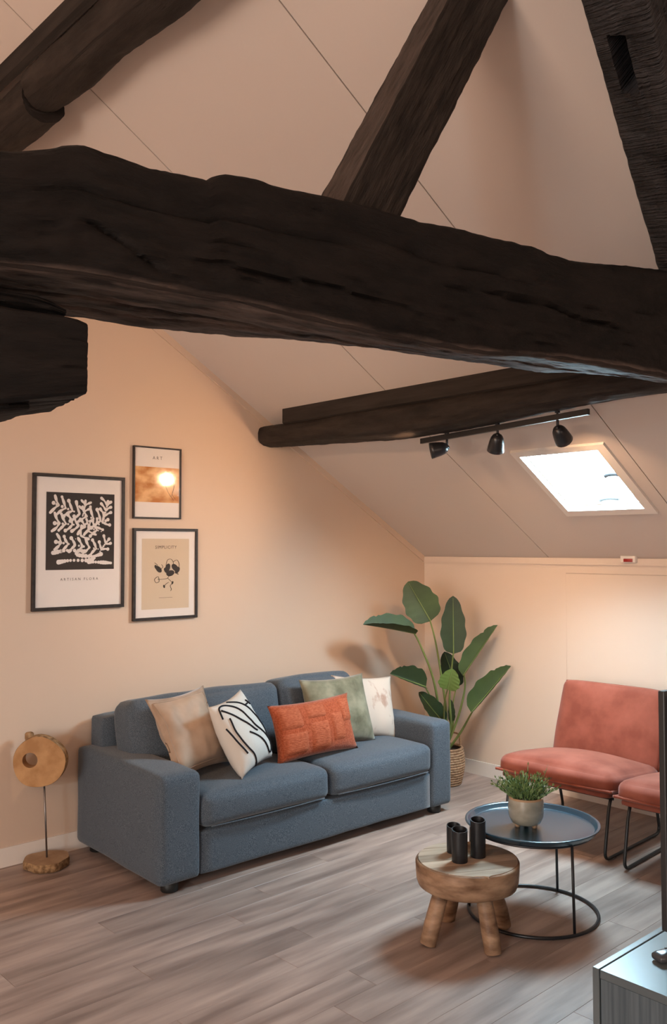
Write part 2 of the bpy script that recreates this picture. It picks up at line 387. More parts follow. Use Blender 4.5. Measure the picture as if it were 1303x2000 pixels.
# ------------------------------------------------------------------ old roof timbers
def quad_ring(A, n, sharp=9):                # A: 4 corner points -> ring of points on a rounded quad
    out = []
    for k in range(n):
        a = 2*pi*(k+.5)/n - 3*pi/4; c, s = cos(a), sin(a)
        r = 1/((abs(c)**sharp+abs(s)**sharp)**(1/sharp)); u = (c*r+1)/2; v = (s*r+1)/2
        out.append(A[0]*(1-u)*(1-v)+A[1]*u*(1-v)+A[2]*u*v+A[3]*(1-u)*v)
    return out
DIMP = {}
def loft(rings, mat_, name, parent=None, amp=.010, fine=.003, seed=0, groove=.0, dimple=None, fs=1.0, lit_tone=None, cracks=(), rough=None):
    n = len(rings[0]); V = []; UV = []; F = []; s = 0; prev = None
    per = [0]
    for k in range(1,n): per.append(per[-1]+(rings[0][k]-rings[0][k-1]).length)
    for i, R in enumerate(rings):
        c = sum(R, Vector())/n
        if prev is not None: s += (c-prev).length
        prev = c
        for k, p in enumerate(R):
            d = (p-c); L_ = d.length; d = d/L_ if L_ > 0 else d
            an = 2*pi*k/n
            q = Vector((s*1.6*fs+seed, cos(an)*1.1, sin(an)*1.1)); q2 = Vector((s*7*fs+seed, cos(an)*6, sin(an)*6)); q3 = Vector((s*26+seed, cos(an)*18, sin(an)*18))
            h = noise.noise(q)*amp*1.6 + noise.noise(q2)*amp*.7 + noise.noise(q3)*fine*1.5
            if rough: h += noise.noise(Vector((s*14+seed, cos(an)*22, sin(an)*22)))*rough(k/n)
            for (s0,s1,f0,f1,dp) in cracks:
                if s0 < s < s1:
                    tt = (s-s0)/(s1-s0); fc = f0+(f1-f0)*tt+.006*sin(s*9)+.004*sin(s*23); df = abs(((k/n-fc+.5)%1)-.5)*n
                    if df < 1.0: h -= dp*(1-df)*min(1, 6*tt, 6*(1-tt))
            if groove:
                g = abs(noise.noise(Vector((s*.9+seed*2, cos(an)*3.2+5, sin(an)*3.2))))
                if g < .045: h -= groove*(1-g/.045)
            V.append(p + d*h + (TV_*dimple(s, k, p) if dimple else Vector())); UV.append((s, per[k]))
    for i in range(len(rings)-1):
        for k in range(n):
            j = (k+1)%n; F.append((i*n+k, i*n+j, (i+1)*n+j, (i+1)*n+k))
    F.append(tuple(range(n-1,-1,-1))); m_ = (len(rings)-1)*n; F.append(tuple(m_+k for k in range(n)))
    o = obj(name, V, F, mat_, parent, world=True, uv=UV, smooth=True, sharp=50)
    if lit_tone:                                  # painted-in light: paler tie beam underside and lower arris, paler strut left side
        at = o.data.attributes.new('lit_tone', 'FLOAT', 'POINT')
        for i in range(len(V)): at.data[i].value = lit_tone(i % n, n)
    return o
def interp(tab, x):
    if x <= tab[0][0]:
        a, b = tab[0], tab[1]
    elif x >= tab[-1][0]: a, b = tab[-2], tab[-1]
    else:
        for i in range(len(tab)-1):
            if tab[i][0] <= x <= tab[i+1][0]: a, b = tab[i], tab[i+1]; break
    t = (x-a[0])/(b[0]-a[0]); return a[1]+(b[1]-a[1])*t
# tie beam, profile heights measured along its length u (metres from BP)
BU = Vector((cos(.1222), -sin(.1222), 0))
def bu(p): return (p-BP).dot(BU)
def tab_px(L_, off):
    t = []
    for px,py in L_:
        p = at_b(px,py,off); t.append((bu(p), p.z))
    return sorted(t)
nt = tab_px([(0,287),(35,290),(75,285),(105,282),(130,274),(165,273),(190,281),(205,289),(250,300),(290,312),(350,328),(413,343),(424,335),(440,330),(480,337),(500,342),(560,360),(620,371),(700,385),(800,415),(840,426),(880,432),(960,453),(1050,477),(1085,492),(1120,503),(1200,512),(1280,521),(1303,524)], 0)
nb = tab_px([(0,520),(60,528),(125,536),(220,550),(300,567),(450,593),(652,640),(802,672),(952,697),(1077,703),(1192,718),(1303,740)], 0)
fb = tab_px([(60,617),(170,630),(320,645),(440,658),(565,668),(652,677),(802,695),(932,710),(997,720),(1032,726),(1182,731),(1303,746)], -.28)
beam = thing('tie_beam', 'massive rough black oak tie beam spanning the whole room in the foreground', 'beam', BP-BN*.14)
rings = []
u = -1.1
while u < 3.35:
    P = BP + BU*u; Pf = P - BN*.28
    zt = interp(nt, u) if -.02 < u < 2.2 else (nt[0][1] if u < 1 else nt[-1][1]-.03*(u-2.2))
    zb = interp(nb, u) if -.02 < u < 2.25 else (nb[0][1] if u < 1 else nb[-1][1])
    zf = interp(fb, u) if .1 < u < 2.6 else (fb[0][1]+.0 if u < 1 else fb[-1][1])
    zt = min(zt, zc(P.x)-.02); zft = min(zt-.02, zc(Pf.x)-.02)
    A = [Vector((P.x,P.y,zb)), Vector((Pf.x,Pf.y,zf)), Vector((Pf.x,Pf.y,zft)), Vector((P.x,P.y,zt))]
    rings.append(quad_ring(A, 120, 11)); u += .014
loft(rings, m_beam, 'timber', beam, .006, .0022, 3, .008, lit_tone=lambda k, n: 1.0 if k < n*.24 or k > n*.985 else 0.0, rough=lambda f: .008 if f > .90 else .0012,
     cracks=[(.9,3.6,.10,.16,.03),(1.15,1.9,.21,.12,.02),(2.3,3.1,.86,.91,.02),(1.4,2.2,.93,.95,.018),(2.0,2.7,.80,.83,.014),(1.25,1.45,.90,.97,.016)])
# corbel under the left end of the tie beam
CU = bu(at_b(171,700)); CT = at_b(100,612).z; CB0 = at_b(0,785).z; CB1 = at_b(170,768).z; CC = at_b(0,803).z; CV = bu(at_b(68,790)); CW0 = at_b(0,600).z; CW1 = at_b(60,562).z; CWU = bu(at_b(140,590))
cb = thing('corbel_block', 'short squared black timber block under the left end of the tie beam', 'timber block', BP-BN*.1+Vector((0,0,-.3)))
rings = []
for i in range(60):
    u = -.9 + (.9+CU)*i/59
    P = BP+BU*u+BN*.0; Pf = P-BN*.24
    k = max(0, (u-CU+.03)/.03); zt = CT - .006*k*k; zb = CB0+(CB1-CB0)*max(0,u)/CU
    A = [Vector((P.x,P.y,zb)), Vector((Pf.x,Pf.y,zb-.01)), Vector((Pf.x,Pf.y,zt)), Vector((P.x,P.y,zt))]
    rings.append(quad_ring(A, 96, 34))
loft(rings, m_beam, 'timber', cb, .0015, .002, 9, .006)
rings = []
for i in range(50):
    u = -.9 + (.9+CV)*i/49; P = BP+BU*u-BN*.03; Pf = P-BN*.2; k = max(0,(u-CV+.06)/.06)
    A = [Vector((P.x,P.y,CC+.012*k)), Vector((Pf.x,Pf.y,CC-.01+.02*k)), Vector((Pf.x,Pf.y,CB0+.02)), Vector((P.x,P.y,CB0+.02))]
    rings.append(quad_ring(A, 40, 5))
loft(rings, m_beam, 'splintered_underside', cb, .005, .004, 19)
wd = thing('packing_wedge', 'rough split wood wedge packed between tie beam and corbel block', 'wedge', BP+Vector((0,.1,-.08)))
rings = []
for i in range(50):
    u = -.7 + (.7+CWU)*i/49; P = BP+BU*u-BN*.03; Pf = P-BN*.2; k = max(0,(u-CWU+.08)/.08)
    A = [Vector((P.x,P.y,CT+.004)), Vector((Pf.x,Pf.y,CT+.004)), Vector((Pf.x,Pf.y,CW1)), Vector((P.x,P.y,CW1-.02*k*k))]
    rings.append(quad_ring(A, 48, 3.2))
loft(rings, m_beam, 'timber', wd, .010, .004, 29, .006, fs=2)
# struts of the truss
def member(name, label, fl, fr, d0, d1, top, m_, seed, dimple=None, n=88, sharp=14, group=None, step=.014, amp=.004):
    """fl, fr: front-left and front-right edges as (bottom, top) points on the truss plane; d0..d1 set back"""
    L0, L1 = fl; R0, R1 = fr
    a = (L1-L0).normalized(); Ln = (L1-L0).length
    th = thing(name, label, 'timber', (L0+R0)/2-BN*(d0+d1)/2)
    rings = []; s = -.12 if group is None else -.05
    N_ = int((top-s)/step)
    for i in range(N_):
        q = s+step*i; t = q/Ln
        l = L0+(L1-L0)*t; r = R0+(R1-R0)*t
        A = [l-BN*d0, r-BN*d0, r-BN*d1, l-BN*d1]
        rings.append(quad_ring(A, n, sharp))
    loft(rings, m_, 'timber', th, amp, .0025, seed, .004, dimple=dimple, lit_tone=lambda k, n: .8 if k > n*.765 else 0.0, rough=lambda f: .006 if f > .76 else .001)
    return th
member('roof_strut', 'dark brown squared strut leaning right, standing mid-way on the tie beam',
       (at_b(680,392,-.03), at_b(885,0,-.03)), (at_b(798,425,-.03), at_b(1005,0,-.03)), .03, .185, 1.6, m_strut, 41)
# raking post / rafter with mortise: broad underside seen from below, parallel to the roof
def onp(px,py,off):
    v = ray(px,py); n = Vector((SL,0,1)); return CAM + v*((HK-off-n.dot(CAM))/n.dot(v))
E0 = at_b(1283,527,-.20); E1 = onp(1133,0,.16); dirp = (E1-E0).normalized()
q = ray(1262,0); best = min((abs(((CAM+q*d)-E1).dot(dirp)), d) for d in [1.6+i*.002 for i in range(500)] if ((CAM+q*d)-E1).length < .30)
WV = (CAM+q*best[1])-E1; WV = WV - dirp*WV.dot(dirp); wl = WV.length; WV.normalize()
TV_ = dirp.cross(WV); TV_ = TV_ if TV_.z > 0 else -TV_
def hit_face(px,py):
    v = ray(px,py); return CAM + v*((E0-CAM).dot(TV_)/v.dot(TV_))
hole = [hit_face(px,py)-E0 for px,py in ((1188,73),(1217,65),(1246,172),(1219,186))]
HH = [p.dot(dirp) for p in hole]; HW = [p.dot(WV) for p in hole]
HZ0, HZ1 = (HH[2]+HH[3])/2, (HH[0]+HH[1])/2; HW0, HW1 = (HW[0]+HW[3])/2, (HW[1]+HW[2])/2
def mortise(s, k, p):
    r = p-E0
    return .12 if (abs(r.dot(TV_)) < .012 and HZ0 < r.dot(dirp) < HZ1 and HW0 < r.dot(WV) < HW1) else 0
def member2():
    th = thing('roof_rafter', 'rough sawn black rafter with a square mortise hole, leaning left at the top right', 'timber', E0)
    rings = []; s_ = -.30
    while s_ < 1.6:
        l = E0+dirp*s_; A = [l, l+WV*wl, l+WV*wl+TV_*.15, l+TV_*.15]
        rings.append(quad_ring(A, 170, 18)); s_ += .0085
    o = loft(rings, m_post, 'timber', th, .003, .0015, 77, .002, dimple=mortise)
member2()

# purlin logs under the ceiling slope
def log(name, label, stations, m_, seed, n=44, amp=.008, sharp=3.0, groove=.006):
    st = [Vector(s[:3]) for s in stations]
    th = thing(name, label, 'beam', st[0]); rings = []
    ys = [s[1] for s in stations]
    y = ys[0]
    while y > ys[-1]:
        for i in range(len(stations)-1):
            if ys[i] >= y >= ys[i+1]:
                t = (y-ys[i])/(ys[i+1]-ys[i]); t = t; a, b = stations[i], stations[i+1]
                x, zb, zt, hw = [a[j]+(b[j]-a[j])*t for j in (0,2,3,4)]; break
        A = [Vector((x-hw,y,zb)), Vector((x+hw,y,zb)), Vector((x+hw,y,zt)), Vector((x-hw,y,zt))]
        rings.append(quad_ring(A, n, sharp)); y -= .02
    loft(rings, m_, 'log', th, amp, .002, seed, groove); return th
def zy(px, py, x): p = at_x(px, py, x); return p.y, p.z
bt = sorted([zy(px,py,-1.45) for px,py in ((545,873),(700,863),(820,854),(900,841),(1000,816),(1100,797),(1200,780),(1303,765))])
tp = sorted([zy(px,py,-1.50) for px,py in ((530,823),(620,813),(700,801),(760,791),(830,777),(870,764),(900,750),(950,736),(1000,726),(1060,716))])
st = []
for y in (gy(-1.5)-.004,-.25,-.5,-.75,-1.0,-1.2,-1.4,-1.6,-1.8,-2.0,-2.2,-2.4,-2.6,-2.75):
    zb = interp(bt,y); zt = min(interp(tp,max(y,-2.1)), zc(-1.475)-.008)
    st.append((-1.475,y,zb,zt,.112))
log('purlin_log', 'long dark rounded purlin log under the sloped ceiling, carrying the track light', st, m_log, 55)
p0 = at_y(540,812,-.28)
fb_ = G(); fb_.add(*hexa([Vector((x,y,zc(x)-d)) for d in (.088,.001) for x,y in ((-1.585,-3.0),(-1.555,-3.0),(-1.555,-.22),(-1.585,-.22))]))
tag(fb_.put('filler_board', m_board, smooth=False), 'thin dark board fixed to the ceiling along the purlin log', 'board')
# higher purlin, top left: two logs end to end
xh = -3.5
def zr(x, r, o=.006): z = zc(x)-r*1.166-o; return z-r*1.12, z+r*1.12
A0 = zr(xh,.082); A1 = zr(xh,.078); A2 = zr(xh+.01,.088,.012)
log('purlin_log', 'upper knotty brown purlin log crossing the top left corner', [(xh-.004,-.975,*A1,.086),(xh,-1.25,*A0,.092),(xh-.006,-1.55,*A1,.085),(xh,-1.9,*A0,.094),(xh,-2.4,*A1,.09),(xh,-3.0,*A0,.09)], m_log, 61, n=56, amp=.007, sharp=2.4, groove=0)
log('purlin_log', 'short lower brown log end meeting the upper purlin at the left edge', [(xh+.01,gy(-3.4)-.004,*A2,.096),(xh+.012,-.5,*A2,.098),(xh+.008,-.955,*A2,.094)], m_log, 67, n=56, amp=.006, sharp=2.3, groove=0)
g = G(); g.add(*hexa([Vector((x,y,zc(x)-d)) for d in (.075,.001) for x,y in ((-3.600,-3.0),(-3.575,-3.0),(-3.575,-.1),(-3.600,-.1))]))
tag(g.put('filler_board', m_board, smooth=False), 'dark board against the ceiling above the upper left log', 'board')

# ------------------------------------------------------------------ sofa
m_sofa = mat('blue_grey_weave', (.036,.050,.068), .92, .1, col2=(.125,.152,.182), nscale=(420,420,420), ndetail=2, bump=.4, bscale=(520,520,520), bdist=.002, sheen=.25, lo=.38, hi=.64)
m_foot = mat('black_plastic_foot', (.010,.010,.010), .5)
SR = -.028
SOX, SOY = -2.843, -.862
SLn, SD = 2.035, .885
sofa = thing('sofa', 'blue-grey woven fabric two-seat sofa along the gable wall, under the pictures', 'sofa', (SOX, SOY, 0), SR)
def so(name, VF, m_=m_sofa, parent=None, **k): return obj(name, VF[0], VF[1], m_, parent or sofa, **k)
def cushion(x0,x1,y0,y1,z0,z1,r,puff,n=14,na=.004,seed=0,tilt=0):
    M = T((x0+x1)/2,(y0+y1)/2,(z0+z1)/2)
    if tilt: M = M @ RX(tilt)
    return xf(rbox(x1-x0,y1-y0,z1-z0,r,puff,n,na,seed), M)
AL, AR = .222, .178
so('arm', cushion(0,AL,0,SD,.045,.552,.028,(.008,.006,.004,.0,0,.012),seed=1))
so('arm', cushion(SLn-AR,SLn,0,SD,.045,.552,.028,(.006,.008,.004,.0,0,.012),seed=2))
so('base', cushion(AL+.003,SLn-AR-.003,.012,SD-.1,.050,.262,.014,(0,0,.004,0,0,0),seed=3))
so('back_frame', cushion(.075,SLn-.18,SD-.155,SD-.01,.20,.715,.022,(0,0,.004,0,0,.008),seed=4))
mid = (AL+SLn-AR)/2+.0
so('seat_cushion', cushion(AL+.004,mid-.003,-.012,SD-.2,.268,.432,.045,(.006,.004,.020,.0,.0,.028),n=18,seed=5))
so('seat_cushion', cushion(mid+.003,SLn-AR-.004,-.012,SD-.2,.268,.432,.045,(.004,.006,.020,.0,.0,.028),n=18,seed=6))
so('back_cushion', cushion(.115,mid+.04,.455,.69,.41,.815,.06,(.01,.01,.05,.01,0,.014),n=18,na=.007,seed=8,tilt=-.20))
so('back_cushion', cushion(mid+.045,SLn-.36,.455,.69,.41,.825,.06,(.01,.01,.05,.01,0,.014),n=18,na=.007,seed=9,tilt=-.20))
for cx_, cy_ in ((.09,.07),(SLn-.09,.07),(.09,SD-.08),(SLn-.09,SD-.08)):
    so('foot', lathe([(.038,0),(.042,.004),(.042,.05),(.036,.052)], 20, (cx_,cy_,0)), m_foot)
# seam welts on the seat cushion front edges and base joints
def welt(x0,x1,z,y): return tube([(x0+(x1-x0)*i/12, y-.012*(1-(2*i/12-1)**2), z) for i in range(13)], .0035, 6)
so('seam', welt(AL+.05,mid-.05,.278,-.010)); so('seam', welt(mid+.05,SLn-AR-.05,.278,-.010))

# ------------------------------------------------------------------ throw pillows
def pillow(w, h, th_, pin=.10, n=24, flange=0, seed=0, wr=.006, sag=.5):
    """closed pillow in its own x (width) z (height) plane, thickness along y; returns V,F and a front surface function"""
    def P(u, v, side):
        k = 1-flange
        e = lambda a: max(0, 1-(abs(a)/k)**2.4) if abs(a) < k else 0
        t = th_/2*(e(u)**.55)*(e(v)**.55) + .003
        x = w/2*u*(1-pin*(1-abs(u)**1)*0 - pin*(1-v*v)*abs(u)**3*0.9); z = h/2*v*(1-pin*(1-u*u)*abs(v)**3*.9)
        q = Vector((x*6+seed, z*6, side*3.0)); f = (1-abs(u)**6)*(1-abs(v)**6)
        dy = (noise.noise(q)*wr*1.6+abs(noise.noise(q*2.1))*wr)*f
        t2 = t*(1+.25*sag*(-v))
        dz = -0.0
        return Vector((x, side*(t2)+dy, z+dz))
    V = []; F = []; idx = {}
    for s_ in (-1, 1):
        for j in range(n+1):
            for i in range(n+1):
                edge = i in (0,n) or j in (0,n)
                if edge and s_ == 1: idx[(i,j,1)] = idx[(i,j,-1)]; continue
                idx[(i,j,s_)] = len(V)
                p = P(2*i/n-1, 2*j/n-1, s_)
                if edge: p.y = 0
                V.append(p)
        for j in range(n):
            for i in range(n):
                q = (idx[(i,j,s_)], idx[(i+1,j,s_)], idx[(i+1,j+1,s_)], idx[(i,j+1,s_)])
                F.append(q if s_ == -1 else q[::-1])
    return V, F, (lambda u, v: P(u, v, -1))
def pose(bl, br, tl, lean=0):
    """matrix putting pillow centre frame from three measured corners"""
    X = (br-bl).normalized(); Zv = tl-bl; Zv = (Zv - X*Zv.dot(X)).normalized(); Y = Zv.cross(X)
    c = bl + (br-bl)/2 + Zv*((tl-bl).dot(Zv))/2
    return Matrix(((X.x,Y.x,Zv.x,c.x),(X.y,Y.y,Zv.y,c.y),(X.z,Y.z,Zv.z,c.z),(0,0,0,1))), (br-bl).length, (tl-bl).dot(Zv)
def mk_pillow(label, m_, c, yaw, lean, roll, w, h, th_, **k):
    """yaw: about z, lean: backwards, roll: in-plane"""
    p = thing('throw_pillow', label, 'pillow', c)
    M = RZ(yaw) @ RX(-lean) @ RY(roll)
    V, F, fn = pillow(w, h, th_, **k)
    obj('cover', [M @ v for v in V], F, m_, p)
    return p, (lambda u,v,o=0: M @ (fn(u,v)+Vector((0,-o,0))))
m_beige = mat('beige_satin', (.32,.225,.16), .6, .3, col2=(.44,.32,.235), nscale=(6,6,6), sheen=.3)
m_cream = mat('cream_cotton', (.56,.53,.49), .9, .1, bump=.3, bscale=(160,160,160), bdist=.002)
m_rust = mat('rust_chenille', (.29,.058,.022), .95, .1, col2=(.41,.10,.045), nscale=(90,90,90), bump=.7, bscale=(130,130,130), bdist=.006, sheen=.3)
m_rust2 = mat('rust_knit_patch', (.32,.078,.036), .95, .1, col2=(.45,.13,.065), nscale=(60,60,200), bump=.8, bscale=(60,60,260), bdist=.005)
m_green = mat('green_velvet', (.115,.112,.070), .8, .15, col2=(.26,.25,.175), nscale=(11,11,11), ndetail=5, sheen=.5, bump=.2, bscale=(40,40,40), bdist=.004)
m_ivory = mat('ivory_print', (.56,.48,.41), .85, .1, col2=(.40,.27,.21), nscale=(13,13,8), lo=.56, hi=.66)
m_line = mat('black_wool_line', (.018,.018,.022), .9, .1)
def center(pxs, y):
    ps = [at_y(a,b,y) for a,b in pxs]; return sum(ps, Vector())/len(ps)
# ivory one behind the green one
pp, fn = mk_pillow('ivory printed pillow with a fringed corner, half hidden behind the green pillow', m_ivory, center([(712,1382)],-.50), -.15, .30, .10, .46, .40, .14, seed=31)
g = G()
for i in range(16):
    a = fn(.80+.2*i/15, -.97); d = Vector((.012+.02*random.random(), -.02, -.028))
    g.add(*tube([a, a+d*.6, a+d+Vector((.012,0,.004))], .0028, 5))
o = g.put('fringe', m_cream, pp); o['kind'] = 'stuff'
pp, fn = mk_pillow('sage green velvet square pillow, second from the right arm of the sofa', m_green, center([(660,1388)],-.565), -.12, .33, .0, .475, .415, .15, seed=11, wr=.004)
pp, fn = mk_pillow('rectangular rust orange pillow with stitched patches, in front of the green one', m_rust, center([(613,1421)],-.68), -.10, .28, -.03, .565, .32, .15, seed=17, wr=.004)
def patch(fn, u0,u1,v0,v1,o,m_,parent,n=8):
    V = []; F = []
    for j in range(n+1):
        for i in range(n+1):
            u = u0+(u1-u0)*i/n; v = v0+(v1-v0)*j/n; e = i in(0,n) or j in(0,n)
            V.append(fn(u,v,-.004 if e else o))
    for j in range(n):
        for i in range(n): F.append((j*(n+1)+i, j*(n+1)+i+1, (j+1)*(n+1)+i+1, (j+1)*(n+1)+i))
    return obj('patch', V, F, m_, parent)
for a in ((-.28,.20,.30,.88),(.26,.60,-.62,.40),(-.92,-.32,-.8,-.05),(-.9,-.38,.05,.85),(.58,.93,.0,.86),(-.26,.2,-.82,.2)): patch(fn,*a,.011,m_rust2,pp)
pp, fn = mk_pillow('beige satin flanged pillow, leftmost on the sofa against the left arm', m_beige, center([(372,1428)],-.53), .20, .50, -.04, .43, .44, .17, flange=.10, seed=23, wr=.018, pin=.12)
for a0,a1 in (((-.86,-.86),(.86,-.86)),((.86,-.86),(.86,.86)),((.86,.86),(-.86,.86)),((-.86,.86),(-.86,-.86))):
    V,F = tube([fn(a0[0]+(a1[0]-a0[0])*i/16, a0[1]+(a1[1]-a0[1])*i/16, .001) for i in range(17)], .0022, 5); obj('seam', V, F, m_beige, pp)
pp, fn = mk_pillow('cream pillow with looping black yarn lines, leaning on the beige pillow', m_cream, center([(471,1431)],-.67), .36, .45, -.13, .34, .40, .17, seed=43, wr=.006, pin=.10)
for L_ in ([(-.9,.55),(-.80,.84),(-.5,.88),(-.15,.62),(.10,.10),(.45,-.30),(.72,-.62),(.60,-.84),(.36,-.72),(.05,-.30),(-.30,-.05)],
           [(-.78,.78),(-.45,.45),(-.05,.0),(.10,-.12)],
           [(-.25,.95),(.1,.75),(.42,.42),(.68,.0),(.86,-.34),(.97,-.30),(.98,-.12)],
           [(-.72,.50),(-.75,.1),(-.62,-.35),(-.45,-.62),(-.32,-.95)],
           [(-.95,.3),(-.85,-.1),(-.70,-.5)],
           [(.25,.6),(.50,.62)],
           [(.50,.72),(.66,.56)]):
    pts = smoothpath([Vector((a,b,0)) for a,b in L_], 7)
    V,F = tube([fn(max(-.98,min(.98,p.x)), max(-.98,min(.98,p.y)), .002) for p in pts], .0048, 6); obj('yarn_line', V, F, m_line, pp)

# ------------------------------------------------------------------ framed prints on the gable wall
from mathutils import Vector as V3
def wall_text(txt, size, cx, cz, d, m_, parent, spacing=1.25, name='lettering'):
    cu = bpy.data.curves.new('t', 'FONT'); cu.body = txt; cu.size = size; cu.align_x = 'CENTER'; cu.space_character = spacing; cu.resolution_u = 2
    to = bpy.data.objects.new('t', cu); COL.objects.link(to); bpy.context.view_layer.update()
    me = bpy.data.meshes.new_from_object(to.evaluated_get(bpy.context.evaluated_depsgraph_get())); bpy.data.objects.remove(to)
    V = [Vector((v.co.x+cx, -d, v.co.y+cz)) for v in me.vertices]; F = [tuple(p.vertices) for p in me.polygons]
    return obj(name, V, F, m_, parent, smooth=False, kind='stuff')
def picture(label, x0, x1, z0, z1, fw, m_f=m_frame):
    """own x to the right along the wall, y towards the wall"""
    c = gp(x0, z0)
    t = thing('framed_print', label, 'picture', gp((x0+x1)/2, z0, .001), math.atan(-TW))
    w, h = x1-x0, z1-z0; D = .020
    for a in ((-w/2,w/2,h-fw,h),(-w/2,w/2,0,fw)): obj('frame_bar', *bbox(a[0],a[1],-D,0,a[2],a[3],.0012,1), m_f, t, smooth=False)
    for a in ((-w/2,-w/2+fw),(w/2-fw,w/2)): obj('frame_bar', *bbox(a[0],a[1],-D,0,fw,h-fw,.0012,1), m_f, t, smooth=False)
    obj('backing_paper', *box(-w/2+fw,w/2-fw,-.010,-.002,fw,h-fw), m_paper, t, smooth=False)
    obj('glass', *box(-w/2+fw,w/2-fw,-.0165,-.015,fw,h-fw), m_pglass, t, smooth=False)
    return t, w, h
def rect(t, name, x0, x1, z0, z1, d, m_): return obj(name, *box(x0,x1,-d,-d+.0006,z0,z1), m_, t, smooth=False)
def blob(pts, r0, r1, d, n=10):
    """flat branch: union of discs and tapering strip, in x,z"""
    g = G(); ps = smoothpath([Vector((a,0,b)) for a,b in pts], 5); L_ = len(ps)
    for i, p in enumerate(ps):
        t = i/(L_-1); r = (r0+(r1-r0)*t)*(1+.22*sin(t*9+pts[0][0]*40)); 
        if i == L_-1: r *= 1.12
        g.add([Vector((p.x+r*cos(2*pi*k/n), -d-.00001*(i%7), p.z+r*sin(2*pi*k/n))) for k in range(n)], [tuple(range(n))])
    return g
t, w, h = picture('large black-framed print of a white algae pattern on black, captioned ARTISAN FLORA', -3.073, -2.539, 1.283, 2.012, .018)
px0, px1, pz0, pz1 = -w/2+.075, w/2-.062, .215, h-.098
rect(t, 'print_field', px0, px1, pz0, pz1, .0108, m_ink)
rnd = random.Random(5)
g = G(); pw_, ph_ = px1-px0, pz1-pz0
def frond(root, tip, side_n, width, up):
    """one frond: a stem with rounded side fingers"""
    g.V; R, Tp = Vector((root[0],0,root[1])), Vector((tip[0],0,tip[1]))
    d = Tp-R; nr = Vector((-d.z,0,d.x)).normalized(); L_ = d.length
    bend = nr*(.06*L_*rnd.uniform(-1,1))
    mid_ = R+d*.5+bend
    gg = blob([(R.x,R.z),(mid_.x,mid_.z),(Tp.x,Tp.z)], width*.45, width, .0118); g.add(gg.V, gg.F)
    for k in range(side_n):
        f = (k+.7)/(side_n+.4); b = R+d*f+bend*(1-(2*f-1)**2)
        for s_ in (1,-1):
            q = b + nr*s_*up*(.8+.3*rnd.random()) + d.normalized()*up*.75
            q.x = min(max(q.x,px0+.022),px1-.022); q.z = min(max(q.z,pz0+.03),pz1-.02)
            mq = (b+q)/2+Vector((rnd.uniform(-1,1)*.004,0,rnd.uniform(-1,1)*.004))
            gg = blob([(b.x,b.z),(mq.x,mq.z),(q.x,q.z)], width*.7, width*.95, .0118); g.add(gg.V, gg.F)
X_ = lambda a: px0+pw_*a
Z_ = lambda b: pz0+ph_*b
frond((X_(.86),Z_(.62)),(X_(.10),Z_(.86)),7,.0085,.052)
frond((X_(.80),Z_(.50)),(X_(.12),Z_(.60)),7,.0085,.046)
frond((X_(.42),Z_(.40)),(X_(.90),Z_(.66)),4,.0075,.040)
frond((X_(.80),Z_(.26)),(X_(.14),Z_(.36)),6,.0085,.040)
frond((X_(.76),Z_(.20)),(X_(.92),Z_(.40)),2,.0075,.034)
frond((X_(.84),Z_(.66)),(X_(.90),Z_(.90)),3,.0075,.040)
frond((X_(.52),Z_(.70)),(X_(.56),Z_(.90)),2,.0070,.030)
for a in ([(.18,.10),(.35,.12),(.62,.12),(.70,.15)],[(.62,.10),(.80,.09),(.95,.08)],[(.10,.22),(.3,.25),(.55,.24)],[(.45,.19),(.66,.17),(.80,.20)]):
    gg = blob([(X_(p),Z_(q)) for p,q in a], .011, .009, .0118); g.add(gg.V, gg.F)
o = g.put('algae_motif', m_paper, t, smooth=False)
wall_text('ARTISAN FLORA', .020, 0, pz0-.058, .0108, m_text, t, 1.6)
t, w, h = picture('small thin-framed print with an amber watercolour band, captioned ART, top of the pair', -2.485, -2.168, 1.784, 2.201, .0085)
rect(t, 'print_field', -w/2+.012, w/2-.012, .095, .300, .0108, m_amber)
wall_text('ART', .026, 0, h-.072, .0108, m_text, t, 1.6)
for L_ in ([(.05,.26),(.09,.28),(.12,.22),(.10,.15),(.12,.12)],[(.07,.27),(.10,.24),(.11,.18),(.09,.13)],[(.04,.23),(.07,.16),(.11,.11)]):
    V,F = tube([Vector((a,-.0112,b)) for a,b in [(p.x,p.z) for p in smoothpath([Vector((a,0,b)) for a,b in L_],5)]], .0008, 4); obj('ink_line', V, F, m_text, t)
t, w, h = picture('medium black-framed print of black blossoms on sand paper, captioned SIMPLICITY, lower right', -2.483, -2.050, 1.198, 1.728, .016)
rect(t, 'print_field', -w/2+.058, w/2-.058, .062, h-.060, .0106, m_sand)
wall_text('SIMPLICITY', .026, 0, h-.118, .0116, m_text, t, 1.15)
wall_text('form and quiet line', .008, 0, .125, .0116, m_text, t, 1.1) if False else None
rect(t, 'caption_line', -.045, .045, .126, .1275, .0112, m_text)
g = G()
def petal(cx_, cz_, r, a, k=.62, n=16):
    g.add([Vector((cx_+r*cos(2*pi*i/n)*cos(a)-k*r*sin(2*pi*i/n)*sin(a), -.0114-.00002*len(g.F), cz_+r*cos(2*pi*i/n)*sin(a)+k*r*sin(2*pi*i/n)*cos(a))) for i in range(n)], [tuple(range(n))])
for cx_, cz_, r, a in ((.012,.300,.026,1.2),(.030,.268,.028,.2),(.062,.300,.028,-.7),(.078,.285,.022,.9),(.0,.285,.018,2.2),(-.048,.292,.024,-.7),(-.066,.305,.014,-1.0),(.045,.212,.010,1.2),(-.012,.192,.010,-1.2)): petal(cx_,cz_,r,a)
g.put('blossom', m_ink, t, smooth=False)
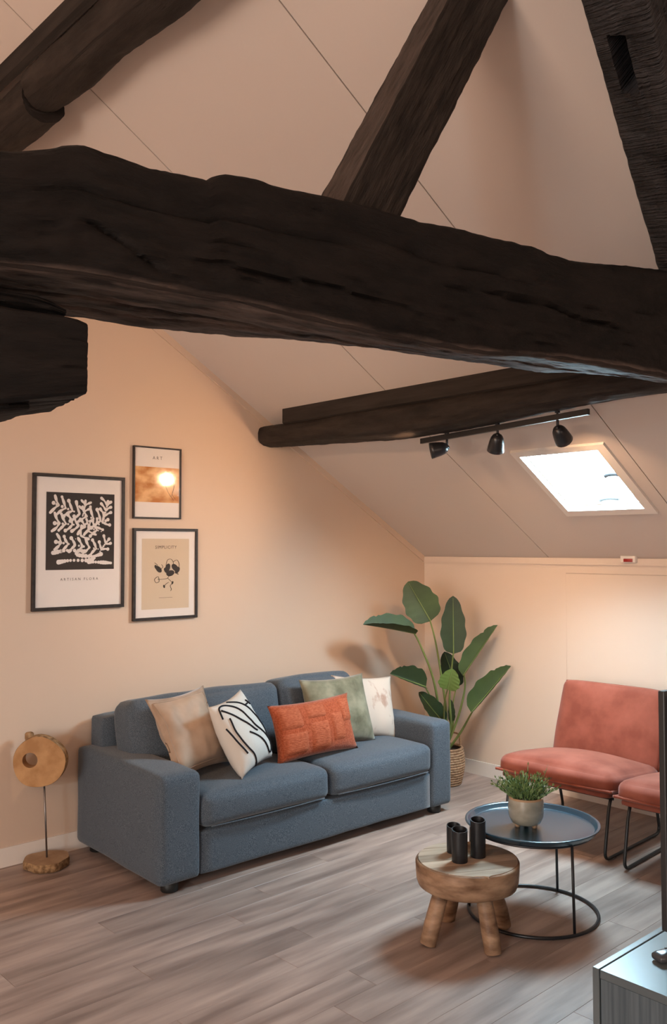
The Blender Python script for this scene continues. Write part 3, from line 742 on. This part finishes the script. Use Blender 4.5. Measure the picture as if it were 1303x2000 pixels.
for L_ in ([(.03,.27),(.012,.24),(-.02,.235),(-.055,.235)],[(-.055,.25),(-.075,.235),(-.065,.215),(-.045,.222),(-.05,.25)],[(.012,.24),(.03,.225),(.045,.21),(.03,.195),(.038,.175),(.032,.165)],[(.02,.215),(0,.205),(-.012,.19)],
           [(.0,.31),(.01,.345),(.035,.35),(.05,.33),(.045,.31)],[(.05,.335),(.075,.345),(.09,.32),(.085,.3)],[(-.075,.33),(-.06,.32),(-.05,.30)],[(-.03,.32),(-.02,.305),(-.04,.29)],[(.06,.27),(.085,.26),(.07,.275)]):
    V,F = tube([Vector((p.x,-.0118,p.z)) for p in smoothpath([Vector((a,0,b)) for a,b in L_],5)], .0014, 4); obj('ink_line', V, F, m_ink, t)

# ------------------------------------------------------------------ track light
tr0, tr1 = at_x(823,862,-1.42), at_x(1150,804,-1.42)
tr = thing('track_light', 'black three-head spotlight track hanging under the purlin log by the roof window', 'light', (-1.42,(tr0.y+tr1.y)/2,tr0.z))
d_ = (tr1-tr0)
def tb(name, P, r, m_, par, n=10, **k): V,F = tube(P, r, n, **k); return obj(name, V, F, m_, par, world=True)
V,F = hexa([p+Vector((sx*.010,0,sz*.014)) for sz in (-1,1) for p,sx in ((tr0,-1),(tr0,1),(tr1,1),(tr1,-1))]); obj('rail', V, F, m_black, tr, world=True, smooth=False)
HEADS = []
def head(px, pyr, pyp, target, power, ang=1.4):
    y = at_x(px, pyr, -1.42).y; t = (y-tr0.y)/(tr1.y-tr0.y); rz = tr0.z+(tr1.z-tr0.z)*t
    zb = interp(bt, y)
    tb('hanger', [(-1.42,y,zb+.03),(-1.42,y,rz)], .006, m_black, tr)
    tb('hanger_cap', [(-1.42,y,zb+.02),(-1.42,y,zb-.012)], .013, m_black, tr)
    top = Vector((-1.42,y,rz)); piv = Vector((-1.42,y,at_x(px,pyp,-1.42).z))
    tb('stem', [top, piv], .0065, m_black, tr)
    ax = (Vector(target)-piv).normalized()
    # bell shade: from pivot outward along ax
    prof = [(.012,-.004),(.024,.002),(.033,.018),(.038,.040),(.042,.070),(.044,.090),(.0425,.090),(.040,.070),(.034,.040),(.026,.02),(.010,.014)]
    V, F = lathe(prof, 28, cap=False)
    q = Vector((0,0,1)).rotation_difference(ax).to_matrix().to_4x4(); M = Matrix.Translation(piv) @ q
    sh = obj('shade', [M @ Vector(v) for v in V], F, m_satin, tr, world=True)
    V, F = lathe([(.0,.030),(.030,.030),(.030,.034),(0,.034)], 20, cap=False)
    bulb = obj('bulb', [M @ Vector(v) for v in V], F, m_bulb, sh); bulb.data.transform(PM[tr.name].inverted())
    bulb.parent = sh
    tb('joint', [piv+Vector((0,.008,0)), piv-Vector((0,.008,0))], .012, m_black, tr)
    lamp('spot', 'SPOT', piv+ax*.05, power, WARM, .028, piv+ax*2, ang, .7)
m_bulb = bpy.data.materials.new('lit_bulb'); m_bulb.use_nodes = True
bb = m_bulb.node_tree.nodes['Principled BSDF']; bb.inputs['Emission Color'].default_value = (1,.72,.42,1); bb.inputs['Emission Strength'].default_value = 14
SPW = 60
head(873, 851, 874, (-2.75,0,1.75), SPW, 2.0)
head(972, 834, 850, (-.55,-.75,.45), SPW*1.2, 1.8)
head(1089, 813, 836, (-.12,-1.9,1.2), SPW*.3, 1.7)

# alarm call point on the knee wall
al = thing('alarm_box', 'small white box with a red face on the knee wall trim under the roof window', 'alarm', (0,-1.69,1.52))
V,F = bbox(-.045,-.001,-1.738,-1.640,1.520,1.562,.004,2); obj('housing', V, F, m_white, al, world=True)
m_red = mat('red_plastic', (.30,.02,.015), .4)
V,F = bbox(-.0475,-.044,-1.722,-1.662,1.524,1.544,.001,1); obj('red_face', V, F, m_red, al, world=True)

# ------------------------------------------------------------------ tall plant in the corner
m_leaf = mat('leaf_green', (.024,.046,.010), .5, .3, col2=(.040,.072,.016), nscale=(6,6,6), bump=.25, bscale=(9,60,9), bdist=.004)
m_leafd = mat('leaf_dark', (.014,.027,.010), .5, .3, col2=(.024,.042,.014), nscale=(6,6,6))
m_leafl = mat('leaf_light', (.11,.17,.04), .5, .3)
m_stem = mat('leaf_stalk', (.18,.22,.06), .5, .4, col2=(.12,.16,.045), nscale=(8,8,8))
m_wick = mat('wicker', (.22,.12,.065), .7, .2, col2=(.44,.28,.17), nscale=(60,60,60))
m_soil = mat('potting_soil', (.03,.02,.015), .95)
BX, BY = -.355, -.475
pl = thing('potted_strelitzia', 'tall bird-of-paradise plant in a wicker basket in the corner beside the sofa', 'plant', (BX,BY,0))
g = G()
for i in range(15):
    z = .012+.0165*i; r = .115+.022*sin(pi*min(1,i/15*.9)); g.add(*tube([(r*cos(a),r*sin(a),z) for a in [2*pi*k/28 for k in range(28)]], .0095, 6, closed=True))
bk = g.put('basket', m_wick, pl)
V,F = lathe([(.0,.004),(.108,.004),(.122,.10),(.118,.235)], 28, cap=False); obj('basket_lining', V, F, m_soil, bk)
for s_ in (-1,1):
    a = .35; V,F = tube(smoothpath([(s_*.118*cos(a)+.0,-.02*s_-.035,.24),(s_*.125,-.03,.315),(s_*.118,.03,.315),(s_*.118*cos(a),.045,.24)],5), .006, 6); obj('handle', V, F, m_wick, bk)
V,F = lathe([(0,.222),(.112,.218)], 24, cap=False); obj('soil', V, F, m_soil, pl)
DP = 6.02
def leaf(base, tip, wpx, dep=(DP,DP), fold=.25, roll=0, droop=.0, m_=m_leaf, notch=0, stalk=None, srad=.006, curl=0, shape=.42):
    B = at_d(base[0],base[1],dep[0]); Q = at_d(tip[0],tip[1],dep[1]); wd_ = wpx/FPX*(dep[0]+dep[1])/2
    ax = (Q-B); L_ = ax.length; ax.normalize(); view = (CAM-(B+Q)/2).normalized()
    sd = ax.cross(view).normalized(); nv = sd.cross(ax).normalized()
    if roll: R_ = Matrix.Rotation(roll,3,ax); sd = R_ @ sd; nv = R_ @ nv
    nL, nW = 26, 6; V = []; F = []
    rr = random.Random(int(base[0]))
    for i in range(nL+1):
        t = i/nL; 
        wv = (sin(pi*min(1,t)**(.5+shape*.5)))**.52 if 0<t<1 else 0.03
        wv *= (1+.05*sin(t*23+base[0]))
        if notch and t > .7 and i%4 == 0: wv *= .86
        c = B + ax*(L_*t) + nv*(-droop*L_*(t*t)) + Vector((0,0,-droop*L_*t*t*.5))
        for j in range(-nW,nW+1):
            a = j/nW; x = a*wd_/2*wv; lift = fold*abs(x)*(1+curl*abs(a)) + .0014*sin(t*40+a*3)*abs(a)
            V.append(c + sd*x*(1-.15*fold*abs(a)) + nv*lift)
    W_ = 2*nW+1
    for i in range(nL):
        for j in range(W_-1): F.append((i*W_+j, i*W_+j+1, (i+1)*W_+j+1, (i+1)*W_+j))
    lf = obj('leaf', V, F, m_, pl, world=True)
    mid_ = [V[i*W_+nW]+nv*.0015 for i in range(nL)]
    Vm, Fm = tube(mid_, [.0045*(1-.8*i/nL) for i in range(nL)], 6); mo = obj('midrib', Vm, Fm, m_stem, lf, world=True)
    if stalk:
        pts = [B + ax*.01] + [at_d(a,b,dep[0]+(DP-dep[0])*(k+1)/(len(stalk)+1)) for k,(a,b) in enumerate(stalk)]
        pts.append(Vector((BX+ (stalk[-1][0]-885)/FPX*3, BY+.02*sin(base[0]), .215)))
        sp = smoothpath(pts, 6); n_ = len(sp)
        Vs, Fs = tube(sp, [srad*(.75+.9*i/n_) for i in range(n_)], 8); obj('stalk', Vs, Fs, m_stem, pl, world=True)
leaf((841,1213),(797,1136),70,(5.95,6.02),.18,.1,0,m_leaf,0,[(850,1250),(862,1320),(872,1400)])
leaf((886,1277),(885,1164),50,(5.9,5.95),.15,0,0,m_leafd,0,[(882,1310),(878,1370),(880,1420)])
leaf((812,1238),(710,1217),52,(5.88,5.75),.9,1.15,.02,m_leaf,1,[(822,1262),(846,1325),(858,1400)],.0065)
leaf((905,1320),(972,1221),40,(5.95,6.0),.9,-.75,0,m_leaf,1,[(908,1345),(895,1400)])
leaf((921,1392),(998,1301),48,(5.9,5.95),.9,-.7,0,m_leaf,1,[(917,1400),(900,1430)])
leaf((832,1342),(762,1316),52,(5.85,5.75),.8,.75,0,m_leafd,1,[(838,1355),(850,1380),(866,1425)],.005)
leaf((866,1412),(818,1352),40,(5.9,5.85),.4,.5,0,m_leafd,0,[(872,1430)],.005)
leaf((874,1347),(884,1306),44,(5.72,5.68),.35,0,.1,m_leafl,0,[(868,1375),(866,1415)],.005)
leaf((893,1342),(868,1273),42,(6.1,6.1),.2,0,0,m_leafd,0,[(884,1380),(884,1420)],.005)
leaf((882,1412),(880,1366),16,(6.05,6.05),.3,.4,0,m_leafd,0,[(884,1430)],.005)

# ------------------------------------------------------------------ wooden disc sculpture
m_bark = mat('bark', (.16,.09,.045), .9, .1, col2=(.40,.25,.13), nscale=(45,45,45), bump=1, bscale=(60,60,60), bdist=.008)
m_slice = mat('cut_wood', (.36,.18,.065), .55, .3, col2=(.50,.28,.12), nscale=(14,14,14), bump=.2, bscale=(30,30,30), bdist=.002)
m_slice2 = mat('cut_wood_pale', (.33,.20,.11), .6, .3, col2=(.44,.29,.17), nscale=(14,14,14))
m_steel = mat('brushed_steel', (.22,.20,.19), .35, metal=.8)
dx, dy = -3.035, -.10
ds = thing('disc_sculpture', 'round wooden disc with an off-centre hole on a rod, left of the sofa', 'ornament', (dx,dy,0))
wob = lambda a, z: .05*sin(3*a+1)+.03*sin(7*a)
V,F = lathe([(.100,0),(.112,.006),(.113,.034),(.108,.044)], 40, cap=False, wob=wob); F.append(tuple(range(39,-1,-1))); obj('base_bark', V, F, m_bark, ds)
V,F = lathe([(.0,.046),(.109,.0445)], 40, cap=False, wob=wob); obj('base_top', V, F, m_slice2, ds)
top = at_d(86,1533,(Vector((dx,dy,.4))-CAM).dot(_f))
V,F = tube([(0,0,.044),(top.x-dx+.0,top.y-dy,top.z+.02)], .005, 8); obj('rod', V, F, m_steel, ds)
dd_ = (Vector((dx,dy,.5))-CAM).dot(_f)
dc = at_d(79,1486,dd_); hc = at_d(62,1482,dd_); nrm = (CAM-dc); nrm.z = 0; nrm.normalize(); nrm = Matrix.Rotation(-.25,3,'Z') @ nrm
sx_ = Vector((0,0,1)).cross(nrm).normalized(); sz_ = Vector((0,0,1))
RO = .5*101/FPX*dd_; RH = .5*29/FPX*dd_
ho = Vector(((hc-dc).dot(sx_), 0, (hc-dc).z))
n = 56; rings = []
for (kind, off) in (('o',.5),('o2',.42),('o2',-.42),('o',-.5),('h',-.5),('h',.5)):
    ring = []
    for k in range(n):
        a = 2*pi*k/n
        if kind == 'h': p = dc + sx_*(ho.x+RH*cos(a)) + sz_*(ho.z+RH*sin(a))
        else: r = RO*(1+.02*sin(3*a+2)+.012*sin(5*a))*(1.0 if kind=='o2' else .985); p = dc + sx_*r*cos(a) + sz_*r*sin(a)*.97
        ring.append(p + nrm*off*.062)
    rings.append(ring)
def ringmesh(a, b): 
    V = a+b; return V, [(k,(k+1)%n,n+(k+1)%n,n+k) for k in range(n)]
g = G(); g.add(*ringmesh(rings[5],rings[0])); g.add(*ringmesh(rings[3],rings[4])); g.add(*ringmesh(rings[4],rings[5])); obj('disc', g.V, g.F, m_slice, ds, world=True, sharp=40)
g = G(); g.add(*ringmesh(rings[0],rings[1])); g.add(*ringmesh(rings[1],rings[2])); g.add(*ringmesh(rings[2],rings[3])); obj('disc_bark', g.V, g.F, m_bark, ds, world=True)
nb_ = dc + nrm*(-.02) + sx_*(-.065) + sz_*(RO*.93)
V,F = xf(rbox(.045,.04,.05,.016,n=6,noise_amp=.008), Matrix.Translation(nb_)); obj('branch_stub', V, F, m_bark, ds, world=True)

# ------------------------------------------------------------------ wooden stool table
m_teak = mat('teak', (.12,.058,.028), .55, .35, col2=(.43,.27,.165), nscale=(9,9,26), ndetail=10, bump=.6, bscale=(10,10,50), bdist=.004, lo=.32, hi=.7)
m_teakt = mat('teak_top', (.34,.23,.155), .38, .45, col2=(.50,.38,.28), nscale=(4,26,4), ndetail=6, bump=.2, bscale=(6,60,6), bdist=.002, rnd=.28)
SXc, SYc, SZ = -2.085, -2.044, .31
stl = thing('wooden_stool_table', 'low round chunky teak stool used as a side table, carrying three black candle holders', 'stool', (SXc,SYc,0), -.5)
wob2 = lambda a, z: .012*sin(2*a+.5)+.008*sin(5*a)
V,F = lathe([(.0,.200),(.192,.200),(.206,.207),(.213,.226),(.216,.262),(.2175,.300),(.215,.3045),(.208,.307)], 64, cap=False, wob=wob2); obj('top_rim', V, F, m_teak, stl)
# glued staves of the top
g_ = None
edges = [-.216,-.145,-.07,.0,.075,.15,.216]
for i in range(6):
    y0, y1 = edges[i]+.0008, edges[i+1]-.0008; R_ = .207; poly = []
    for k in range(9):
        y = y0+(y1-y0)*k/8; poly.append((sqrt(max(0,R_*R_-y*y)), y, .300))
    for k in range(9):
        y = y1-(y1-y0)*k/8; poly.append((-sqrt(max(0,R_*R_-y*y)), y, .300))
    V,F = prism(poly, (0,0,.0095+.0004*(i%2))); F[0] = F[0][::1]; o = obj('stave', V, F, m_teakt, stl, smooth=False)
for k,(fx,fy) in enumerate([(-2.300,-2.005),(-2.165,-2.235),(-2.045,-1.900),(-1.935,-2.115)]):
    c_ = Vector((SXc,SYc,0)); f_ = Vector((fx,fy,0)); tp_ = c_ + (f_-c_)*.62 + Vector((0,0,.215))
    P = [f_+(tp_-f_)*t for t in (0,.02,.35,.7,1)]
    V,F = tube(P, [.031,.035,.037,.036,.034], 9); V = [v+noise.noise_vector(v*9)*.006 for v in V]; V = [Vector((v.x,v.y,max(v.z,.0005))) for v in V]
    obj('leg', V, F, m_teak, stl, world=True, sharp=50)
# knot on the front leg
# candle holders
m_candle = mat('black_ceramic', (.010,.010,.012), .42, .5, bump=.35, bscale=(1,1,260), bdist=.002)
for (px,py,pyt,hx,lb) in ((888,1668,1613,.030,'shortest black ribbed candle cylinder, at the back left on the wooden stool'),(900,1687,1622,.033,'black candle cylinder with a scooped rim, at the front of the wooden stool'),(936,1677,1603,.032,'tallest black candle cylinder, right-hand one on the wooden stool')):
    b_ = at_z(px,py,SZ)+Vector((cos(YAW),sin(YAW),0))*hx*.8; r_ = hx
    hgt = (py-pyt)/FPX*(b_-CAM).dot(_f)*1.02-.004
    t = thing('candle_holder', lb, 'candle holder', (b_.x,b_.y,SZ), group='black candle cylinders on the stool')
    V,F = [], []
    n_ = 36; prof = [(r_*.97,0),(r_,.003),(r_,.5),(r_,.85),(r_,1),(r_*.90,1.0),(r_*.86,.9),(r_*.86,.72),(0,.70)]
    for (r__,z__) in prof:
        for k in range(n_):
            a = 2*pi*k/n_; z = z__*hgt if z__ > .01 else z__
            if z__ >= .85: z -= .010*(.5+.5*cos(a-YAW-pi))*(z__-.8)/.2
            V.append((r__*cos(a), r__*sin(a), z))
    for q in range(len(prof)-1):
        for k in range(n_): F.append((q*n_+k,q*n_+(k+1)%n_,(q+1)*n_+(k+1)%n_,(q+1)*n_+k))
    F.append(tuple(range(n_-1,-1,-1)))
    obj('body', V, F, m_candle, t, sharp=50)
    V,F = lathe([(0,.0),(r_*.8,.0),(r_*.8,.006),(0,.009)], 20, (0,0,hgt*.70), cap=False); obj('wax', V, F, m_black, t)

# ------------------------------------------------------------------ tray table
m_tray = mat('blue_black_tray', (.018,.048,.072), .24, .8)
TXc, TYc, TZ = -1.708, -2.108, .400
tt = thing('tray_table', 'round black metal tray table on a thin ring base, behind the wooden stool', 'table', (TXc,TYc,0))
V,F = lathe([(.0,.380),(.262,.380),(.272,.383),(.280,.398),(.2885,.403),(.294,.401),(.2945,.397),(.288,.392),(.278,.377),(.268,.373),(.0,.373)], 72, cap=False); obj('tray', V, F, m_tray, tt, sharp=60)
V,F = tube([(.281*cos(a),.281*sin(a),.008) for a in [2*pi*k/64 for k in range(64)]], .0075, 8, closed=True); obj('base_ring', V, F, m_black, tt)
V,F = tube([(.262*cos(a),.262*sin(a),.3675) for a in [2*pi*k/64 for k in range(64)]], .005, 8, closed=True); obj('top_ring', V, F, m_black, tt)
for (x,y) in ((-1.794,-2.37),(-1.437,-2.06),(-1.88,-1.89)):
    for s_ in (1,):
        d = Vector((x-TXc,y-TYc,0)).normalized()*s_
        V,F = tube([d*.278+Vector((0,0,.008)), d*.268+Vector((0,0,.372))], .0062, 8); obj('leg', V, F, m_black, tt)
# small potted plant on the tray
m_pot = mat('glazed_grey_pot', (.26,.25,.20), .22, .5, col2=(.44,.41,.34), nscale=(7,7,14), coat=.3)
m_potrim = mat('tan_unglazed_rim', (.42,.27,.16), .6, .3)
fpt = at_z(1032,1614,.380+.012); pc = fpt + Vector((cos(YAW),sin(YAW),0))*.045
sp_ = thing('small_potted_plant', 'small leafy green plant in a glazed grey pot standing on the black tray', 'plant', (pc.x,pc.y,.380))
V,F = lathe([(.0,.012),(.050,.012),(.064,.020),(.076,.045),(.079,.075),(.077,.110),(.075,.124)], 40, cap=False); pot = obj('pot', V, F, m_pot, sp_)
V,F = lathe([(.0752,.122),(.0755,.130),(.072,.132),(.069,.128),(.069,.10),(0,.10)], 40, cap=False); obj('rim', V, F, m_potrim, pot)
for k in range(3):
    a = 2*pi*k/3+.6; V,F = lathe([(.009,0),(.011,.006),(.013,.020)], 12, (.042*cos(a),.042*sin(a),0)); obj('foot', V, F, m_potrim, pot)
V,F = lathe([(0,.116),(.070,.114)], 24, cap=False); obj('soil', V, F, m_soil, sp_)
m_hl = mat('herb_leaf', (.13,.20,.06), .5, .4, col2=(.24,.32,.13), nscale=(30,30,30)); m_hl2 = mat('herb_leaf_dark', (.05,.09,.03), .5, .4)
g = G(); g2 = G(); rd = random.Random(3)
for i in range(150):
    a = rd.uniform(0,2*pi); r0 = .058*sqrt(rd.random()); ln = rd.uniform(.055,.105)*(1.1 if i%9 else 1.35); sp = rd.uniform(.15,1.05)
    p0 = Vector((r0*cos(a),r0*sin(a),.115)); d = Vector((cos(a)*sp,sin(a)*sp,1)).normalized()
    pts = []
    for k in range(6):
        t = k/5; pts.append(p0 + d*ln*t + Vector((cos(a),sin(a),-.5))*(.018*t*t*sp))
    (g2 if i%4==0 else g).add(*tube(pts, [.0014]*6, 4))
    for k in range(1,6):
        for s_ in (-1,1):
            b = pts[k]; ax = (d + Vector((rd.uniform(-1,1),rd.uniform(-1,1),rd.uniform(-.2,.8)))*.8).normalized()
            sd = ax.orthogonal().normalized(); sd = Matrix.Rotation(rd.uniform(0,6),3,ax) @ sd; l = rd.uniform(.014,.024); w_ = .0036
            (g2 if (i+k)%5==0 else g).add([b, b+ax*l*.45+sd*w_, b+ax*l, b+ax*l*.45-sd*w_], [(0,1,2,3)])
o = g.put('foliage', m_hl, sp_); o['kind'] = 'stuff'
o = g2.put('dark_foliage', m_hl2, sp_); o['kind'] = 'stuff'

# ------------------------------------------------------------------ lounge chairs
m_velvet = mat('terracotta_velvet', (.20,.050,.030), .8, .15, col2=(.29,.084,.054), nscale=(7,7,7), ndetail=6, sheen=.2, bump=.15, bscale=(14,14,14), bdist=.006)
m_tube = mat('black_tube', (.014,.014,.015), .35, .5)
def lounge(name, label, loc, rz):
    """own axes: -x front, +x back, y width (centred), z up"""
    t = thing(name, label, 'chair', loc, rz, 'terracotta velvet lounge chairs')
    # seat pad: wedge box with piped rim
    def seat_f(p, top):
        return p
    W_ = .68; D_ = .59
    V,F = rbox(D_, W_, .105, .042, (.026,.0,.012,.012,.0,.052), 20, .004, 3)
    M = T(-.02,0,.365) @ RY(.10)
    V = [Vector((v.x, v.y*(1-.03*(v.x/D_)), v.z)) for v in V]
    s_ = obj('seat', [M @ v for v in V], F, m_velvet, t)
    V,F = rbox(D_-.02, W_-.03, .035, .014, (.0,)*6, 12, .003, 5); V = [(T(-.02,0,.310) @ RY(.10)) @ v for v in V]; obj('seat_base', V, F, m_velvet, t)
    pp_ = [M @ Vector((x,y,-.030)) for x,y in ((D_/2-.05,-W_/2-.004),(-D_/2+.05,-W_/2-.004),(-D_/2-.004,-W_/2+.02),(-D_/2-.014,0),(-D_/2-.004,W_/2-.02),(-D_/2+.05,W_/2+.004),(D_/2-.05,W_/2+.004))]
    V,F = tube(smoothpath(pp_,6), .0075, 6); obj('piping', V, F, m_velvet, s_)
    # backrest
    V,F = rbox(.085, .645, .475, .035, (.020,.006,.01,.01,.0,.006), 18, .004, 7)
    V = [Vector((v.x + .10*(v.z/.5)**2*0, v.y*(1-.05*(v.z/.5)), v.z)) for v in V]
    M = T(.325,0,.562) @ RY(.30)
    bk_ = obj('backrest', [M @ v for v in V], F, m_velvet, t)
    pp_ = [M @ Vector((-.006,y,z)) for y,z in ((-.333,-.21),(-.320,.0),(-.307,.205),(-.280,.236),(0,.240),(.280,.236),(.307,.205),(.320,0),(.333,-.21))]
    V,F = tube(smoothpath(pp_,5), .005, 6); obj('piping', V, F, m_velvet, bk_)
    for sy in (-1,1):
        y = sy*.305
        P = [(-.235,y,.318),(-.262,y,.26),(-.315,y,.010),(.325,y,.010),(.245,y,.300)]
        V,F = tube(bendpath(P, .055, 6), .0085, 10); obj('leg_frame', V, F, m_tube, t)
        for gx in (-.22,.24): V,F = bbox(gx-.016,gx+.016,y-.009,y+.009,0,.005,.001,1); obj('glide', V, F, m_gap, t)
    for gx,gz in ((-.20,.298),(.20,.272)):
        V,F = tube([(gx,-.30,gz),(gx,.30,gz)], .0075, 8); obj('cross_rail', V, F, m_tube, t)
    return t
lounge('lounge_chair', 'terracotta velvet armless lounge chair, fully visible, nearest the plant', (-.625,-1.70,0), .03)
lounge('lounge_chair', 'second terracotta velvet lounge chair, cut off by the right edge behind the television', (-.65,-2.440,0), .04)

# ------------------------------------------------------------------ TV cabinet, television, remote
m_cab = mat('grey_blue_cabinet', (.085,.105,.115), .30, .5, col2=(.125,.150,.160), nscale=(3,3,3), ndetail=5)
m_cabp = mat('grey_wood_panel', (.055,.075,.090), .45, .4, col2=(.095,.120,.138), nscale=(90,90,3), ndetail=5)
cc = at_z(1157,1888,.46)
cab = thing('tv_cabinet', 'grey-blue low media cabinet in the bottom right corner', 'cabinet', (cc.x,cc.y,0), -.02)
obj('door', *bbox(0,1.6,-.020,0,.03,.460,.0015,1), m_cab, cab, smooth=False)
obj('top', *bbox(.001,1.6,-.42,-.0225,.436,.459,.0015,1), m_cab, cab, smooth=False)
obj('side_panel', *bbox(.003,.021,-.42,-.0235,.0,.435,.001,1), m_cabp, cab, smooth=False)
obj('side_panel', *bbox(1.58,1.598,-.42,-.0235,.0,.435,.001,1), m_cabp, cab, smooth=False)
obj('back_panel', *box(.022,1.579,-.42,-.408,.0,.435), m_cabp, cab, smooth=False)
obj('bottom_panel', *box(.022,1.579,-.407,-.024,.03,.05), m_cabp, cab, smooth=False)
tvp = at_y(1291,1350,cc.y-.10)
m_tvb = mat('tv_back', (.020,.022,.024), .35, .5); m_tvs = mat('tv_panel', (.030,.045,.050), .18, .6)
tv = thing('television', 'flat television on the cabinet, only its dark left edge showing at the right', 'television', (tvp.x,tvp.y,.46), -.10)
zt_ = tvp.z-.46
obj('bezel', *bbox(0,1.05,-.010,.010,.060,zt_,.003,2), m_tvb, tv, smooth=False)
obj('back_panel', *bbox(.016,1.034,-.018,-.009,.075,zt_-.016,.003,2), m_tvs, tv, smooth=False)
obj('screen', *box(.012,1.038,.010,.0108,.075,zt_-.012), m_satin, tv, smooth=False)
for xx in (.25,.80):
    g = G(); g.add(*tube([(xx,-.09,.007),(xx,0,.07),(xx,.07,.007)], .007, 8)); g.put('stand_foot', m_tvb, tv)
rc = at_z(1292,1868,.472)
rm = thing('remote_control', 'silver-edged black remote control lying on the cabinet top', 'remote', (rc.x,rc.y,.4595), -.35)
V,F = xf(rbox(.19,.046,.022,.010,(0,0,0,0,0,.003),8), T(.075,0,.0115)); obj('body', V, F, mat('remote_grey',(.05,.052,.058),.25), rm)
for i in range(6):
    for j in range(3):
        V,F = lathe([(.0045,0),(.0045,.002),(.003,.003)], 10, (.03+.02*i,-.013+.013*j,.0235)); obj('button', V, F, m_satin, rm)
